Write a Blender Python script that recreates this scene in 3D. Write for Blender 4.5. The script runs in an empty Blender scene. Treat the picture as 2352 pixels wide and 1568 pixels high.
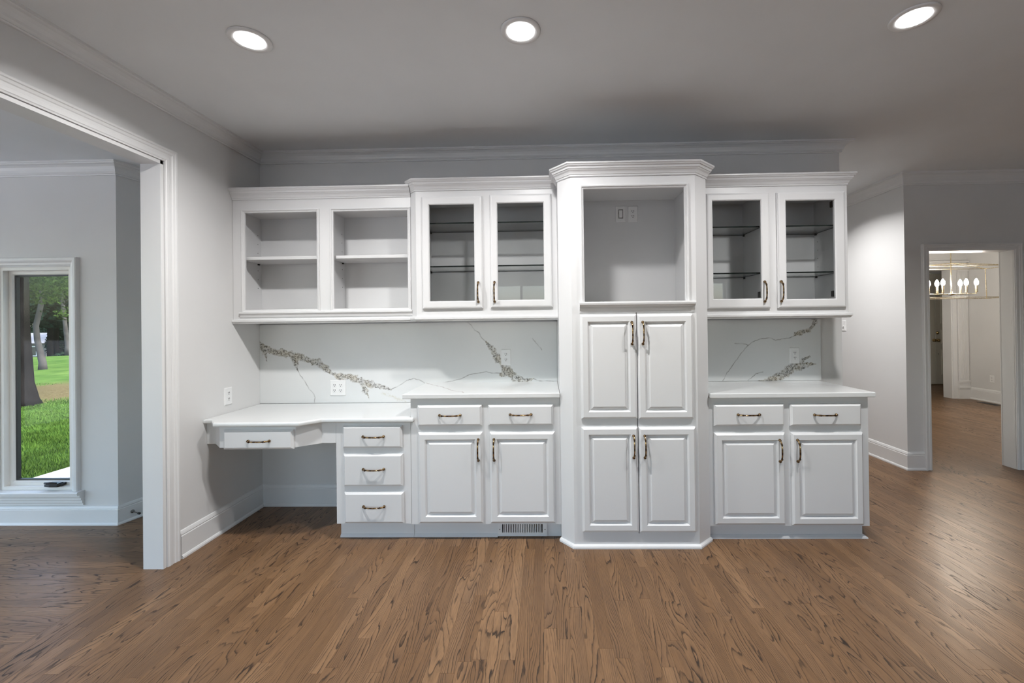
import bpy, bmesh, math, random
from mathutils import Vector, Matrix

sc = bpy.context.scene
COL = sc.collection
random.seed(7)

# ------------------------------------------------------------------ camera
CAM = Vector((0.0, 0.0, 1.335))
F_PX, CX, CY, IW, IH = 1000.0, 1233.0, 738.8, 2352.0, 1568.0
yaw, pitch, roll = math.radians(1.2645), math.radians(0.258), math.radians(-0.696)
FWD = Vector((-math.sin(yaw)*math.cos(pitch), math.cos(yaw)*math.cos(pitch), math.sin(pitch)))
_r0 = Vector((math.cos(yaw), math.sin(yaw), 0.0)); _u0 = _r0.cross(FWD)
RIGHT = _r0*math.cos(roll) + _u0*math.sin(roll)
UP = _u0*math.cos(roll) - _r0*math.sin(roll)
cd = bpy.data.cameras.new('camera'); cam = bpy.data.objects.new('camera', cd); COL.objects.link(cam)
cam.matrix_world = Matrix(((RIGHT.x, UP.x, -FWD.x, CAM.x), (RIGHT.y, UP.y, -FWD.y, CAM.y), (RIGHT.z, UP.z, -FWD.z, CAM.z), (0, 0, 0, 1)))
cd.sensor_width = 36.0; cd.lens = F_PX/IW*36.0
cd.shift_x = (IW/2-CX)/IW; cd.shift_y = (CY-IH/2)/IW
cd.clip_start = 0.05; cd.clip_end = 500
sc.camera = cam

# ------------------------------------------------------------------ view, sky, sun
vs = sc.view_settings
vs.view_transform = 'Standard'; vs.look = 'None'; vs.exposure = 0.45; vs.gamma = 1.0; vs.use_curve_mapping = False
SKY_STRENGTH = 0.85
SUN_STRENGTH = 2.4
DOWNLIGHT = 18.5   # watts of each recessed lamp
w = bpy.data.worlds.new('world'); sc.world = w; w.use_nodes = True
wn = w.node_tree; bg = wn.nodes['Background']
sky = wn.nodes.new('ShaderNodeTexSky'); sky.sky_type = 'NISHITA'; sky.sun_disc = False
sky.sun_elevation = math.radians(52); sky.sun_rotation = math.radians(90); sky.air_density = 1.2; sky.dust_density = 3.0; sky.ozone_density = 1.0
wn.links.new(sky.outputs[0], bg.inputs[0]); bg.inputs[1].default_value = SKY_STRENGTH
sl = bpy.data.lights.new('sun_offscreen', 'SUN'); sl.energy = SUN_STRENGTH; sl.angle = math.radians(3); sl.color = (1, .95, .85)
so = bpy.data.objects.new('sun_offscreen', sl); COL.objects.link(so)
so.location = (8, 0, 12); so.rotation_euler = Vector((0.8, 0.05, 1.15)).to_track_quat('Z', 'Y').to_euler()

def portal(name, loc, rot, sx, sy):
    l = bpy.data.lights.new(name, 'AREA'); l.shape = 'RECTANGLE'; l.size = sx; l.size_y = sy
    l.cycles.is_portal = True
    o = bpy.data.objects.new(name, l); COL.objects.link(o); o.location = loc; o.rotation_euler = rot

cy = sc.cycles; cy.use_light_tree = False
cy.max_bounces = 8; cy.diffuse_bounces = 4; cy.glossy_bounces = 2; cy.transmission_bounces = 4; cy.transparent_max_bounces = 12
cy.caustics_reflective = False; cy.caustics_refractive = False
# ------------------------------------------------------------------ materials
def new_mat(name):
    m = bpy.data.materials.new(name); m.use_nodes = True
    nt = m.node_tree; b = nt.nodes['Principled BSDF']
    return m, nt, b
def nd(nt, typ, ins=None, **props):
    n = nt.nodes.new(typ)
    for k, v in props.items(): setattr(n, k, v)
    if ins:
        for k, v in ins.items():
            s = n.inputs[k]
            if isinstance(v, bpy.types.NodeSocket): nt.links.new(v, s)
            else: s.default_value = v
    return n
def math_n(nt, op, a, b=None, clamp=False):
    ins = {0: a}
    if b is not None: ins[1] = b
    return nd(nt, 'ShaderNodeMath', ins, operation=op, use_clamp=clamp).outputs[0]
def c4(c): return (c[0], c[1], c[2], 1.0)
def ramp(nt, fac, stops, interp='LINEAR'):
    r = nd(nt, 'ShaderNodeValToRGB', {0: fac}); r.color_ramp.interpolation = interp
    el = r.color_ramp.elements
    while len(el) < len(stops): el.new(0.5)
    for e, (p, c) in zip(el, stops): e.position = p; e.color = c4(c) if len(c) == 3 else c
    return r.outputs[0]
def mix(nt, fac, a, b, mode='MIX'):
    n = nt.nodes.new('ShaderNodeMix'); n.data_type = 'RGBA'; n.blend_type = mode
    for i, v in ((0, fac), (6, a), (7, b)):
        if isinstance(v, bpy.types.NodeSocket): nt.links.new(v, n.inputs[i])
        else: n.inputs[i].default_value = v if i == 0 else c4(v)
    return n.outputs[2]

def paint(name, col, rough=0.5, bump=0.0, scale=300.0, var=0.02, spec=0.5):
    m, nt, b = new_mat(name)
    tc = nd(nt, 'ShaderNodeTexCoord')
    n = nd(nt, 'ShaderNodeTexNoise', {'Vector': tc.outputs['Object'], 'Scale': 2.3, 'Detail': 3.0})
    lo = tuple(max(0, c*(1-var)) for c in col); hi = tuple(min(1, c*(1+var)) for c in col)
    nt.links.new(ramp(nt, n.outputs[0], [(0.3, lo), (0.7, hi)]), b.inputs['Base Color'])
    b.inputs['Roughness'].default_value = rough; b.inputs['Specular IOR Level'].default_value = spec
    if bump > 0:
        n2 = nd(nt, 'ShaderNodeTexNoise', {'Vector': tc.outputs['Object'], 'Scale': scale, 'Detail': 2.0})
        bp = nd(nt, 'ShaderNodeBump', {'Height': n2.outputs[0], 'Strength': bump, 'Distance': 0.002})
        nt.links.new(bp.outputs[0], b.inputs['Normal'])
    return m
def metal(name, col, rough, dark=None):
    m, nt, b = new_mat(name)
    tc = nd(nt, 'ShaderNodeTexCoord')
    n = nd(nt, 'ShaderNodeTexNoise', {'Vector': tc.outputs['Object'], 'Scale': 60.0, 'Detail': 3.0})
    d = dark or tuple(c*.6 for c in col)
    nt.links.new(ramp(nt, n.outputs[0], [(0.38, d), (0.6, col)]), b.inputs['Base Color'])
    b.inputs['Metallic'].default_value = 1.0; b.inputs['Roughness'].default_value = rough
    return m
def glass(name, tint=(.93, .95, .94), refl=0.9, rough=0.01):
    m, nt, b = new_mat(name); nt.nodes.remove(b)
    out = nt.nodes['Material Output']
    tr = nd(nt, 'ShaderNodeBsdfTransparent', {'Color': c4(tint)})
    gl = nd(nt, 'ShaderNodeBsdfGlossy', {'Color': c4((1, 1, 1)), 'Roughness': rough})
    fr = nd(nt, 'ShaderNodeFresnel', {'IOR': 1.5})
    fac = math_n(nt, 'MULTIPLY', fr.outputs[0], refl)
    mx = nd(nt, 'ShaderNodeMixShader', {0: fac, 1: tr.outputs[0], 2: gl.outputs[0]})
    nt.links.new(mx.outputs[0], out.inputs[0])
    return m
def emit(name, col, strength, sampled=False):
    m, nt, b = new_mat(name); nt.nodes.remove(b)
    e = nd(nt, 'ShaderNodeEmission', {'Color': c4(col), 'Strength': strength})
    nt.links.new(e.outputs[0], nt.nodes['Material Output'].inputs[0])
    if not sampled: m.cycles.emission_sampling = 'NONE'
    return m

M = {}
M['wall'] = paint('wall_paint', (.655, .652, .65), .75, .05, 250)
M['ceil'] = paint('ceiling_paint', (.775, .795, .815), .85, .04, 200)
M['trim'] = paint('trim_paint', (.71, .71, .71), .38)
M['cab'] = paint('cabinet_paint', (.665, .665, .67), .32, .02, 120, var=.01)
M['cabin'] = paint('cabinet_interior', (.66, .66, .665), .5)
M['plate'] = paint('wall_plate_plastic', (.76, .76, .76), .3)
M['slot'] = paint('socket_slot', (.02, .02, .02), .5)
M['duct'] = paint('galvanised_duct', (.22, .22, .22), .6)
M['black'] = paint('black_plastic', (.018, .017, .016), .3)
M['glass_edge'] = paint('glass_edge', (.01, .016, .014), .08)
M['handle'] = metal('antique_brass', (.42, .28, .14), .16, (.07, .038, .02))
M['brass'] = metal('polished_brass', (.75, .56, .26), .2)
M['gold'] = metal('brushed_gold', (.52, .45, .32), .3, (.34, .28, .19))
M['chrome'] = metal('steel', (.35, .34, .33), .3)
M['pane'] = glass('cabinet_glass', (.985, .99, .99), .45)
M['wpane'] = glass('window_glass', (.985, .995, .99), .02)
M['shelfglass'] = glass('shelf_glass', (.965, .975, .97), .45)
M['lamp'] = emit('lamp_lens', (1, .99, .97), 14.0)
M['bulb'] = emit('candle_bulb', (1, .92, .80), 300.0, True)
M['cream'] = paint('door_paint', (.74, .71, .62), .4)
M['gasket'] = paint('window_gasket', (.012, .012, .012), .4)
M['sash'] = paint('sash_vinyl', (.74, .72, .69), .35)

def wood(name, axis):
    m, nt, b = new_mat(name)
    g = nd(nt, 'ShaderNodeNewGeometry')
    sp = nd(nt, 'ShaderNodeSeparateXYZ', {0: g.outputs['Position']})
    ac, al = (sp.outputs[0], sp.outputs[1]) if axis == 'y' else (sp.outputs[1], sp.outputs[0])
    a1 = nd(nt, 'ShaderNodeAttribute', attribute_name='rnd', attribute_type='OBJECT').outputs['Fac']
    a2 = nd(nt, 'ShaderNodeAttribute', attribute_name='rnd', attribute_type='GEOMETRY').outputs['Fac']
    r = math_n(nt, 'ADD', a1, a2)
    r2 = math_n(nt, 'FRACT', math_n(nt, 'MULTIPLY', r, 7.31))
    r3 = math_n(nt, 'FRACT', math_n(nt, 'MULTIPLY', r, 23.7))
    r4 = math_n(nt, 'FRACT', math_n(nt, 'MULTIPLY', r, 51.3))
    def vec(sa, sl, off):
        return nd(nt, 'ShaderNodeCombineXYZ', {0: math_n(nt, 'MULTIPLY', ac, sa), 1: math_n(nt, 'MULTIPLY', al, sl), 2: math_n(nt, 'MULTIPLY', r, off)}).outputs[0]
    # contour lines of a stretched field give cathedral figure, a tilt gives straight grain
    n1 = nd(nt, 'ShaderNodeTexNoise', {'Vector': vec(11.0, 1.6, 40.0), 'Scale': 1.0, 'Detail': 1.5, 'Roughness': .4}).outputs[0]
    n2 = nd(nt, 'ShaderNodeTexNoise', {'Vector': vec(120.0, 22.0, 90.0), 'Scale': 1.0, 'Detail': 2.0}).outputs[0]
    tilt = math_n(nt, 'ADD', 28.0, math_n(nt, 'MULTIPLY', math_n(nt, 'POWER', r2, 1.2), 115.0))
    f = math_n(nt, 'ADD', math_n(nt, 'MULTIPLY', n1, 17.0), math_n(nt, 'MULTIPLY', ac, tilt))
    f = math_n(nt, 'ADD', f, math_n(nt, 'MULTIPLY', n2, .45))
    fr = math_n(nt, 'FRACT', f)
    line = ramp(nt, fr, [(0.0, (.25,)*3), (.05, (1,)*3), (.13, (.9,)*3), (.23, (.28,)*3), (.55, (.10,)*3), (1.0, (0,)*3)])
    # earlywood bands vary in strength
    n4 = nd(nt, 'ShaderNodeTexNoise', {'Vector': vec(26.0, 3.0, 70.0), 'Scale': 1.0, 'Detail': 2.0}).outputs[0]
    stren = ramp(nt, n4, [(.34, (.42,)*3), (.56, (1,)*3)])
    # pores: fine short dark dashes along the grain
    po = nd(nt, 'ShaderNodeTexNoise', {'Vector': vec(520.0, 18.0, 60.0), 'Scale': 1.0, 'Detail': 2.0}).outputs[0]
    pores = ramp(nt, po, [(.46, (0,)*3), (.64, (1,)*3)])
    bl = nd(nt, 'ShaderNodeTexNoise', {'Vector': vec(9.0, 2.2, 30.0), 'Scale': 1.0, 'Detail': 3.0}).outputs[0]
    base = ramp(nt, r3, [(0.0, (.172, .092, .043)), (.3, (.205, .113, .055)), (.7, (.232, .129, .064)), (1.0, (.272, .156, .079))])
    base = mix(nt, math_n(nt, 'MULTIPLY', ramp(nt, bl, [(.45, (0,)*3), (.72, (1,)*3)]), .45), base, (.125, .072, .042))
    base = mix(nt, math_n(nt, 'MULTIPLY', pores, .42), base, (.10, .055, .03))
    lw = math_n(nt, 'ADD', .82, math_n(nt, 'MULTIPLY', r4, .18))
    lm = math_n(nt, 'MULTIPLY', math_n(nt, 'MULTIPLY', line, stren), lw)
    colr = mix(nt, lm, base, (.014, .008, .005))
    nt.links.new(colr, b.inputs['Base Color'])
    rg = math_n(nt, 'ADD', .34, math_n(nt, 'MULTIPLY', lm, .18))
    nt.links.new(rg, b.inputs['Roughness'])
    b.inputs['Specular IOR Level'].default_value = .32
    bp = nd(nt, 'ShaderNodeBump', {'Height': math_n(nt, 'SUBTRACT', 1.0, lm), 'Strength': .15, 'Distance': .0008})
    nt.links.new(bp.outputs[0], b.inputs['Normal'])
    return m
M['wood'] = wood('oak_strip_floor', 'y')
M['woodx'] = wood('oak_cross_floor', 'x')

def quartz(name, k):
    m, nt, b = new_mat(name)
    tc = nd(nt, 'ShaderNodeTexCoord')
    P = tc.outputs['Object']
    thick = nd(nt, 'ShaderNodeAttribute', attribute_name='vein', attribute_type='GEOMETRY').outputs['Fac']
    thin = nd(nt, 'ShaderNodeAttribute', attribute_name='hair', attribute_type='GEOMETRY').outputs['Fac']
    gold = nd(nt, 'ShaderNodeAttribute', attribute_name='gold', attribute_type='GEOMETRY').outputs['Fac']
    nz = nd(nt, 'ShaderNodeTexNoise', {'Vector': P, 'Scale': 90.0, 'Detail': 3.0})
    warp = nd(nt, 'ShaderNodeVectorMath', {0: P, 1: nd(nt, 'ShaderNodeVectorMath', {0: nz.outputs['Color'], 'Scale': .012}, operation='SCALE').outputs[0]}, operation='ADD').outputs[0]
    vo = nd(nt, 'ShaderNodeTexVoronoi', {'Vector': warp, 'Scale': 135.0}, feature='DISTANCE_TO_EDGE')
    edge = ramp(nt, vo.outputs[0], [(0.0, (1,)*3), (.08, (.9,)*3), (.24, (0,)*3)])
    gate = ramp(nt, nd(nt, 'ShaderNodeTexNoise', {'Vector': P, 'Scale': 60.0, 'Detail': 2.0}).outputs[0], [(.40, (.12,)*3), (.56, (1,)*3)])
    edge = math_n(nt, 'MULTIPLY', edge, gate)
    n3 = nd(nt, 'ShaderNodeTexNoise', {'Vector': P, 'Scale': 38.0, 'Detail': 4.0}).outputs[0]
    tm = math_n(nt, 'ADD', thick, math_n(nt, 'MULTIPLY', math_n(nt, 'SUBTRACT', n3, .5), 1.5))
    msk = nd(nt, 'ShaderNodeMapRange', {0: tm, 1: .18, 2: .48, 3: 0.0, 4: 1.0}).outputs[0]
    msk = math_n(nt, 'MULTIPLY', msk, math_n(nt, 'GREATER_THAN', thick, .01))
    cl = nd(nt, 'ShaderNodeTexNoise', {'Vector': P, 'Scale': 1.7, 'Detail': 3.0}).outputs[0]
    white = ramp(nt, cl, [(.35, (.60*k, .612*k, .615*k)), (.7, (.65*k, .653*k, .65*k))])
    tan = ramp(nt, nd(nt, 'ShaderNodeTexNoise', {'Vector': P, 'Scale': 14.0, 'Detail': 2.0}).outputs[0], [(.4, (.60, .59, .57)), (.62, (.50, .44, .33))])
    c = mix(nt, math_n(nt, 'MULTIPLY', msk, .6), white, tan)
    lc = ramp(nt, nd(nt, 'ShaderNodeTexNoise', {'Vector': P, 'Scale': 20.0}).outputs[0], [(.42, (.030, .026, .023)), (.68, (.13, .095, .05))])
    c = mix(nt, math_n(nt, 'MULTIPLY', math_n(nt, 'MULTIPLY', edge, msk), .95), c, lc)
    hb = nd(nt, 'ShaderNodeTexNoise', {'Vector': P, 'Scale': 25.0, 'Detail': 2.0}).outputs[0]
    hm = math_n(nt, 'MULTIPLY', thin, ramp(nt, hb, [(.35, (.30,)*3), (.62, (.95,)*3)]), clamp=True)
    c = mix(nt, hm, c, (.16, .15, .14))
    gm = math_n(nt, 'MULTIPLY', math_n(nt, 'MULTIPLY', edge, gold), .5)
    c = mix(nt, gm, c, (.42, .36, .18))
    nt.links.new(c, b.inputs['Base Color'])
    b.inputs['Roughness'].default_value = .16
    return m
M['quartz'] = quartz('quartz_slab', 1.08)
M['counter'] = M['quartz']

# ------------------------------------------------------------------ mesh helpers
def link(name, me, mat, parent=None):
    o = bpy.data.objects.new(name, me); COL.objects.link(o)
    if mat is not None and not me.materials: me.materials.append(mat)
    if parent is not None:
        o.parent = parent
        if parent.type == 'EMPTY' and parent.get('_world'):
            o.matrix_parent_inverse = Matrix.Translation(-parent.location)
    return o
def finish(name, bm, mat, parent=None, smooth=False):
    bmesh.ops.recalc_face_normals(bm, faces=bm.faces[:])
    me = bpy.data.meshes.new(name); bm.to_mesh(me); bm.free()
    if smooth:
        for p in me.polygons: p.use_smooth = True
    return link(name, me, mat, parent)
def B(): return bmesh.new()
def box(bm, x0, x1, y0, y1, z0, z1):
    v = [bm.verts.new((x, y, z)) for x in (x0, x1) for y in (y0, y1) for z in (z0, z1)]
    for f in ((0, 1, 3, 2), (4, 6, 7, 5), (0, 4, 5, 1), (2, 3, 7, 6), (0, 2, 6, 4), (1, 5, 7, 3)):
        bm.faces.new([v[i] for i in f])
    return bm
def prism(bm, poly, z0, z1):
    a = [bm.verts.new((x, y, z0)) for x, y in poly]; c = [bm.verts.new((x, y, z1)) for x, y in poly]
    n = len(poly)
    bm.faces.new(a[::-1]); bm.faces.new(c)
    for i in range(n): bm.faces.new((a[i], a[(i+1) % n], c[(i+1) % n], c[i]))
    return bm
def slab(poly, z0, z1, bev=.008, seg=3):
    bm = prism(B(), poly, z0, z1)
    bmesh.ops.recalc_face_normals(bm, faces=bm.faces[:])
    es = [e for e in bm.edges if abs(e.verts[0].co.z-e.verts[1].co.z) < 1e-6]
    bmesh.ops.bevel(bm, geom=es, offset=bev, segments=seg, affect='EDGES', profile=.5)
    return bm
def bbox_bev(x0, x1, y0, y1, z0, z1, bev=.002, seg=2):
    bm = box(B(), x0, x1, y0, y1, z0, z1)
    bmesh.ops.recalc_face_normals(bm, faces=bm.faces[:])
    bmesh.ops.bevel(bm, geom=bm.edges[:], offset=bev, segments=seg, affect='EDGES', profile=.5)
    return bm
XY = lambda a, b, t: (a, b, t)
def sweep(bm, path, prof, to3=XY, closed=False):
    """profile (n to the right of travel, t out of plane) swept with mitred corners"""
    n = len(path); P = [Vector(p) for p in path]; rows = []
    for i in range(n):
        ds = []
        if closed or i > 0: ds.append((P[i]-P[i-1]).normalized())
        if closed or i < n-1: ds.append((P[(i+1) % n]-P[i]).normalized())
        ns = [Vector((d.y, -d.x)) for d in ds]
        m = sum(ns, Vector((0, 0))).normalized(); m = m/max(.2, m.dot(ns[0]))
        rows.append([bm.verts.new(to3(P[i].x+m.x*a, P[i].y+m.y*a, t)) for a, t in prof])
    k = len(prof)
    for i in range(n if closed else n-1):
        r0, r1 = rows[i], rows[(i+1) % n]
        for j in range(k): bm.faces.new((r0[j], r0[(j+1) % k], r1[(j+1) % k], r1[j]))
    if not closed:
        bm.faces.new(rows[0]); bm.faces.new(rows[-1][::-1])
    return bm
def rings(bm, x0, x1, z0, z1, prof, cap0=True, cap1=True, loop=False, flip=None):
    """nested rectangles facing -y: prof = [(inset, y)]"""
    rows = []
    for ins, y in prof:
        rows.append([bm.verts.new(p) for p in ((x0+ins, y, z0+ins), (x1-ins, y, z0+ins), (x1-ins, y, z1-ins), (x0+ins, y, z1-ins))])
    m = len(rows)
    for i in range(m if loop else m-1):
        a, c = rows[i], rows[(i+1) % m]
        for j in range(4): bm.faces.new((a[j], a[(j+1) % 4], c[(j+1) % 4], c[j]))
    if not loop:
        if cap0: bm.faces.new(rows[0][::-1])
        if cap1: bm.faces.new(rows[-1])
    return bm
def tube(bm, pts, rad, seg=8, cap=True):
    pts = [Vector(p) for p in pts]; rows = []
    if not isinstance(rad, (list, tuple)): rad = [rad]*len(pts)
    t0 = (pts[1]-pts[0]).normalized()
    u = t0.orthogonal().normalized()
    for i, p in enumerate(pts):
        t = (pts[min(i+1, len(pts)-1)]-pts[max(i-1, 0)]).normalized()
        u = (u-t*u.dot(t)).normalized(); v = t.cross(u)
        rows.append([bm.verts.new(p+(u*math.cos(2*math.pi*k/seg)+v*math.sin(2*math.pi*k/seg))*rad[i]) for k in range(seg)])
    for i in range(len(rows)-1):
        for k in range(seg): bm.faces.new((rows[i][k], rows[i][(k+1) % seg], rows[i+1][(k+1) % seg], rows[i+1][k]))
    if cap: bm.faces.new(rows[0][::-1]); bm.faces.new(rows[-1])
    return bm
def lathe(bm, prof, seg=24, center=(0, 0, 0), axis='z'):
    rows = []; cx, cy, cz = center
    for r, h in prof:
        row = []
        for k in range(seg):
            a = 2*math.pi*k/seg; c, s = r*math.cos(a), r*math.sin(a)
            p = {'z': (cx+c, cy+s, cz+h), 'y': (cx+c, cy+h, cz+s), 'x': (cx+h, cy+c, cz+s)}[axis]
            row.append(bm.verts.new(p))
        rows.append(row)
    for i in range(len(rows)-1):
        for k in range(seg): bm.faces.new((rows[i][k], rows[i][(k+1) % seg], rows[i+1][(k+1) % seg], rows[i+1][k]))
    bm.faces.new(rows[0][::-1]); bm.faces.new(rows[-1])
    return bm

def thing(name, label, cat, loc, group=None, rz=0.0, world=True):
    o = bpy.data.objects.new(name, None); COL.objects.link(o)
    o.empty_display_size = .05; o.location = loc; o.rotation_euler = (0, 0, rz)
    o['label'] = label; o['category'] = cat
    if world: o['_world'] = 1
    if group: o['group'] = group
    return o
def tag(o, label, cat, group=None):
    o['label'] = label; o['category'] = cat
    if group: o['group'] = group
    return o
def struct(o, label=None):
    o['kind'] = 'structure'
    if label: o['label'] = label
    return o

# ------------------------------------------------------------------ dimensions
XL = -2.14          # left wall face
YB = 3.22           # back wall face
XE = 2.15           # free end of the back wall
ZC = 2.63           # main ceiling
ZS = 2.475          # sunroom ceiling
YJ = 2.39           # end of the wide opening in the left wall
ZH = 2.27           # its head
XR = 3.19           # hall side wall
YH = 3.94           # hall wall with the cased doorway
DX0, DX1, DZ = 3.394, 4.13, 1.935
YF = 7.45           # dining far wall
XD = 7.05           # dining right wall
YV = 9.05           # entry wall with the double doors

# ------------------------------------------------------------------ floors
def plank_mesh(L, W=.057, axis='y', e=.0005):
    bm = B(); hx, hy = (W/2, L/2) if axis == 'y' else (L/2, W/2)
    def row(dx, dy, z): return [bm.verts.new(p) for p in ((-dx, -dy, z), (dx, -dy, z), (dx, dy, z), (-dx, dy, z))]
    a = row(hx-.0001, hy-.0001, -.018); b2 = row(hx-.0001, hy-.0001, -e); c = row(hx-e-.0001, hy-e-.0001, 0)
    for p, q in ((a, b2), (b2, c)):
        for j in range(4): bm.faces.new((p[j], p[(j+1) % 4], q[(j+1) % 4], q[j]))
    bm.faces.new(c)
    me = bpy.data.meshes.new('plank'); bm.to_mesh(me); bm.free()
    return me
def project(p):
    v = Vector(p)-CAM; d = v.dot(FWD)
    if d < .1: return None
    return CX+F_PX*v.dot(RIGHT)/d, CY-F_PX*v.dot(UP)/d, d
def hidden(x, y):
    if y > 2.76 and -1.30 < x < 1.93: return True
    if y > 2.62 and .1 < x < .95: return True
    if y > 3.2 and x < 2.15 and x > -2.2: return True
    if y > 3.9 and (x < 3.2 and y > 4.6 or 4.3 < x): return True
    return False
def build_floor(name, xr, yr, axis, mat, max_parts, holes):
    W = .057; lens = [.30, .42, .55, .70, .85, 1.05, 1.30]
    fl = B(); box(fl, xr[0], xr[1], yr[0], yr[1], -.12, -.018)
    floor = struct(finish(name, fl, M['trim']))
    acr, alo = (xr, yr) if axis == 'y' else (yr, xr)
    planks = []; n = int(math.ceil((acr[1]-acr[0])/W))
    for i in range(n):
        c = acr[0]+W*(i+.5); p = alo[0]-random.random()*.8
        while p < alo[1]:
            L = random.choice(lens); a, e = max(p, alo[0]), min(p+L, alo[1])
            if e-a > .02:
                m = (a+e)/2; pos = (c, m) if axis == 'y' else (m, c)
                if not holes(*pos): planks.append((pos, round(e-a, 4), abs(e-a-L) < 1e-6 and L or None))
            p += L
    scored = []
    for k, (pos, L, std) in enumerate(planks):
        s = 0
        for t in (-.4, 0, .4):
            q = (pos[0], pos[1]+t*L, 0) if axis == 'y' else (pos[0]+t*L, pos[1], 0)
            pr = project(q)
            if pr and 0 < pr[0] < IW and 0 < pr[1] < IH and not hidden(q[0], q[1]): s += L/pr[2]**3
        scored.append((s, k))
    scored.sort(reverse=True)
    chosen = set(k for s, k in scored[:max_parts] if s > 0)
    cache = {}; vs_, fs_, rs_ = [], [], []
    for k, (pos, L, std) in enumerate(planks):
        r = random.random()
        if k in chosen:
            if L not in cache:
                cache[L] = plank_mesh(L, W, axis); cache[L].materials.append(mat)
            o = bpy.data.objects.new('plank', cache[L]); COL.objects.link(o); o.parent = floor
            o.location = (pos[0], pos[1], 0); o['rnd'] = r
        else:
            hx, hy = (W/2, L/2) if axis == 'y' else (L/2, W/2); b0 = len(vs_)
            for z, e in ((-.0175, .0001), (-.0005, .0001), (0, .0006)):
                vs_ += [(pos[0]-hx+e, pos[1]-hy+e, z), (pos[0]+hx-e, pos[1]-hy+e, z), (pos[0]+hx-e, pos[1]+hy-e, z), (pos[0]-hx+e, pos[1]+hy-e, z)]
            for lv in (0, 4):
                for j in range(4): fs_.append((b0+lv+j, b0+lv+(j+1) % 4, b0+lv+4+(j+1) % 4, b0+lv+4+j))
            fs_.append((b0+8, b0+9, b0+10, b0+11)); rs_ += [r]*9
    if vs_:
        me = bpy.data.meshes.new('planks'); me.from_pydata(vs_, [], fs_)
        at = me.attributes.new('rnd', 'FLOAT', 'FACE'); at.data.foreach_set('value', rs_)
        o = link('planks', me, mat, floor); o['kind'] = 'stuff'
    return floor
random.seed(11)
build_floor('floor', (-2.25, 9.37), (-3.0, 9.05), 'y', M['wood'], 300, lambda x, y: False)
build_floor('floor.001', (-6.2, -2.2502), (-2.0, 3.5), 'x', M['woodx'], 300, lambda x, y: False)

# ------------------------------------------------------------------ walls and ceilings
def hole_wall(bm, a0, a1, z0, z1, t0, t1, holes, horiz='x'):
    """wall slab with rectangular openings [(h0,h1,zb,zt)] along one axis"""
    def bx(u0, u1, w0, w1):
        if u1-u0 < 1e-5 or w1-w0 < 1e-5: return
        if horiz == 'x': box(bm, u0, u1, t0, t1, w0, w1)
        else: box(bm, t0, t1, u0, u1, w0, w1)
    u = a0
    for h0, h1, zb, zt in sorted(holes):
        bx(u, h0, z0, z1); bx(h0, h1, z0, zb); bx(h0, h1, zt, z1); u = h1
    bx(u, a1, z0, z1)
    return bm
struct(finish('wall_back', box(B(), XL, XE, YB, YB+.12, 0, ZC), M['wall']))
bm = B(); box(bm, XL-.11, XL, YJ+.002, YB+.12, 0, ZC); box(bm, XL-.11, XL, -1.6, YJ+.002, ZH+.002, ZC); box(bm, XL-.11, XL, -3.0, -1.6, 0, ZC)
struct(finish('wall_left', bm, M['wall']))
struct(finish('wall_sunroom', hole_wall(B(), -6.2, -2.944, 0, ZS, 2.92, 3.06, [(-3.825, -3.215, .19, 1.82)]), M['wall']))
bm = prism(B(), [(-2.944, 2.92), (-2.80, 3.50), (-2.92, 3.50), (-3.06, 3.06), (-3.06, 2.93)], 0, ZS)
struct(finish('wall_nook', bm, M['wall']))
struct(finish('wall_nook_back', box(B(), -2.92, -2.25, 3.5, 3.62, 0, ZS), M['wall']))
WL = [(-1.85+i*1.6, -.37+i*1.6, .12, 2.36) for i in range(3)]
struct(finish('wall_sunroom_left', hole_wall(B(), -2.0, 3.06, 0, ZS, -6.34, -6.2, WL, 'y'), M['wall']))
WF = [(-6.05, -4.3, .12, 2.36), (-4.1, -2.4, .12, 2.36)]
struct(finish('wall_sunroom_front', hole_wall(B(), -6.34, -2.25, 0, ZS, -2.14, -2.0, WF), M['wall']))
WK = [(-1.5, .5, .95, 2.15), (1.6, 3.6, .95, 2.15)]
struct(finish('wall_front', hole_wall(B(), -2.25, 5.32, 0, ZC, -3.14, -3.0, WK), M['wall']))
struct(finish('wall_right', box(B(), 5.2, 5.32, -3.0, YH, 0, ZC), M['wall']))
struct(finish('wall_hall', hole_wall(B(), XR, 7.05, 0, ZC, YH, YH+.11, [(DX0-.015, DX1+.015, 0, DZ+.015)]), M['wall']))
struct(finish('wall_hall_side', box(B(), XR, XR+.11, YH+.11, 7.45, 0, ZC), M['wall']))
struct(finish('wall_hall_end', box(B(), 1.4, XR, 6.6, 6.72, 0, ZC), M['wall']))
struct(finish('wall_hall_left', box(B(), 1.4, 1.52, YB+.12, 6.6, 0, ZC), M['wall']))
struct(finish('wall_dining_back', hole_wall(B(), XR, XD+.12, 0, ZC, YF, YF+.15, [(4.7, 6.79, 0, 2.17)]), M['wall']))
struct(finish('wall_dining_right', hole_wall(B(), YH, YF, 0, ZC, XD, XD+.14, [(5.55, 6.80, .34, 2.02)], 'y'), M['wall']))
struct(finish('wall_entry', hole_wall(B(), 4.5, 9.37, 0, ZC, YV, YV+.12, [(7.0, 8.88, 0, 2.27)]), M['wall']))
struct(finish('wall_entry_left', box(B(), 4.5, 4.6, YF+.15, YV, 0, ZC), M['wall']))
struct(finish('wall_entry_right', box(B(), 9.25, 9.37, YF+.0, YV, 0, ZC), M['wall']))
struct(finish('wall_entry_front', box(B(), XD+.14, 9.25, YF, YF+.15, 0, ZC), M['wall']))
struct(finish('ceiling', box(B(), XL-.11, 9.37, -3.14, YV+.12, ZC, ZC+.12), M['ceil']))
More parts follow.
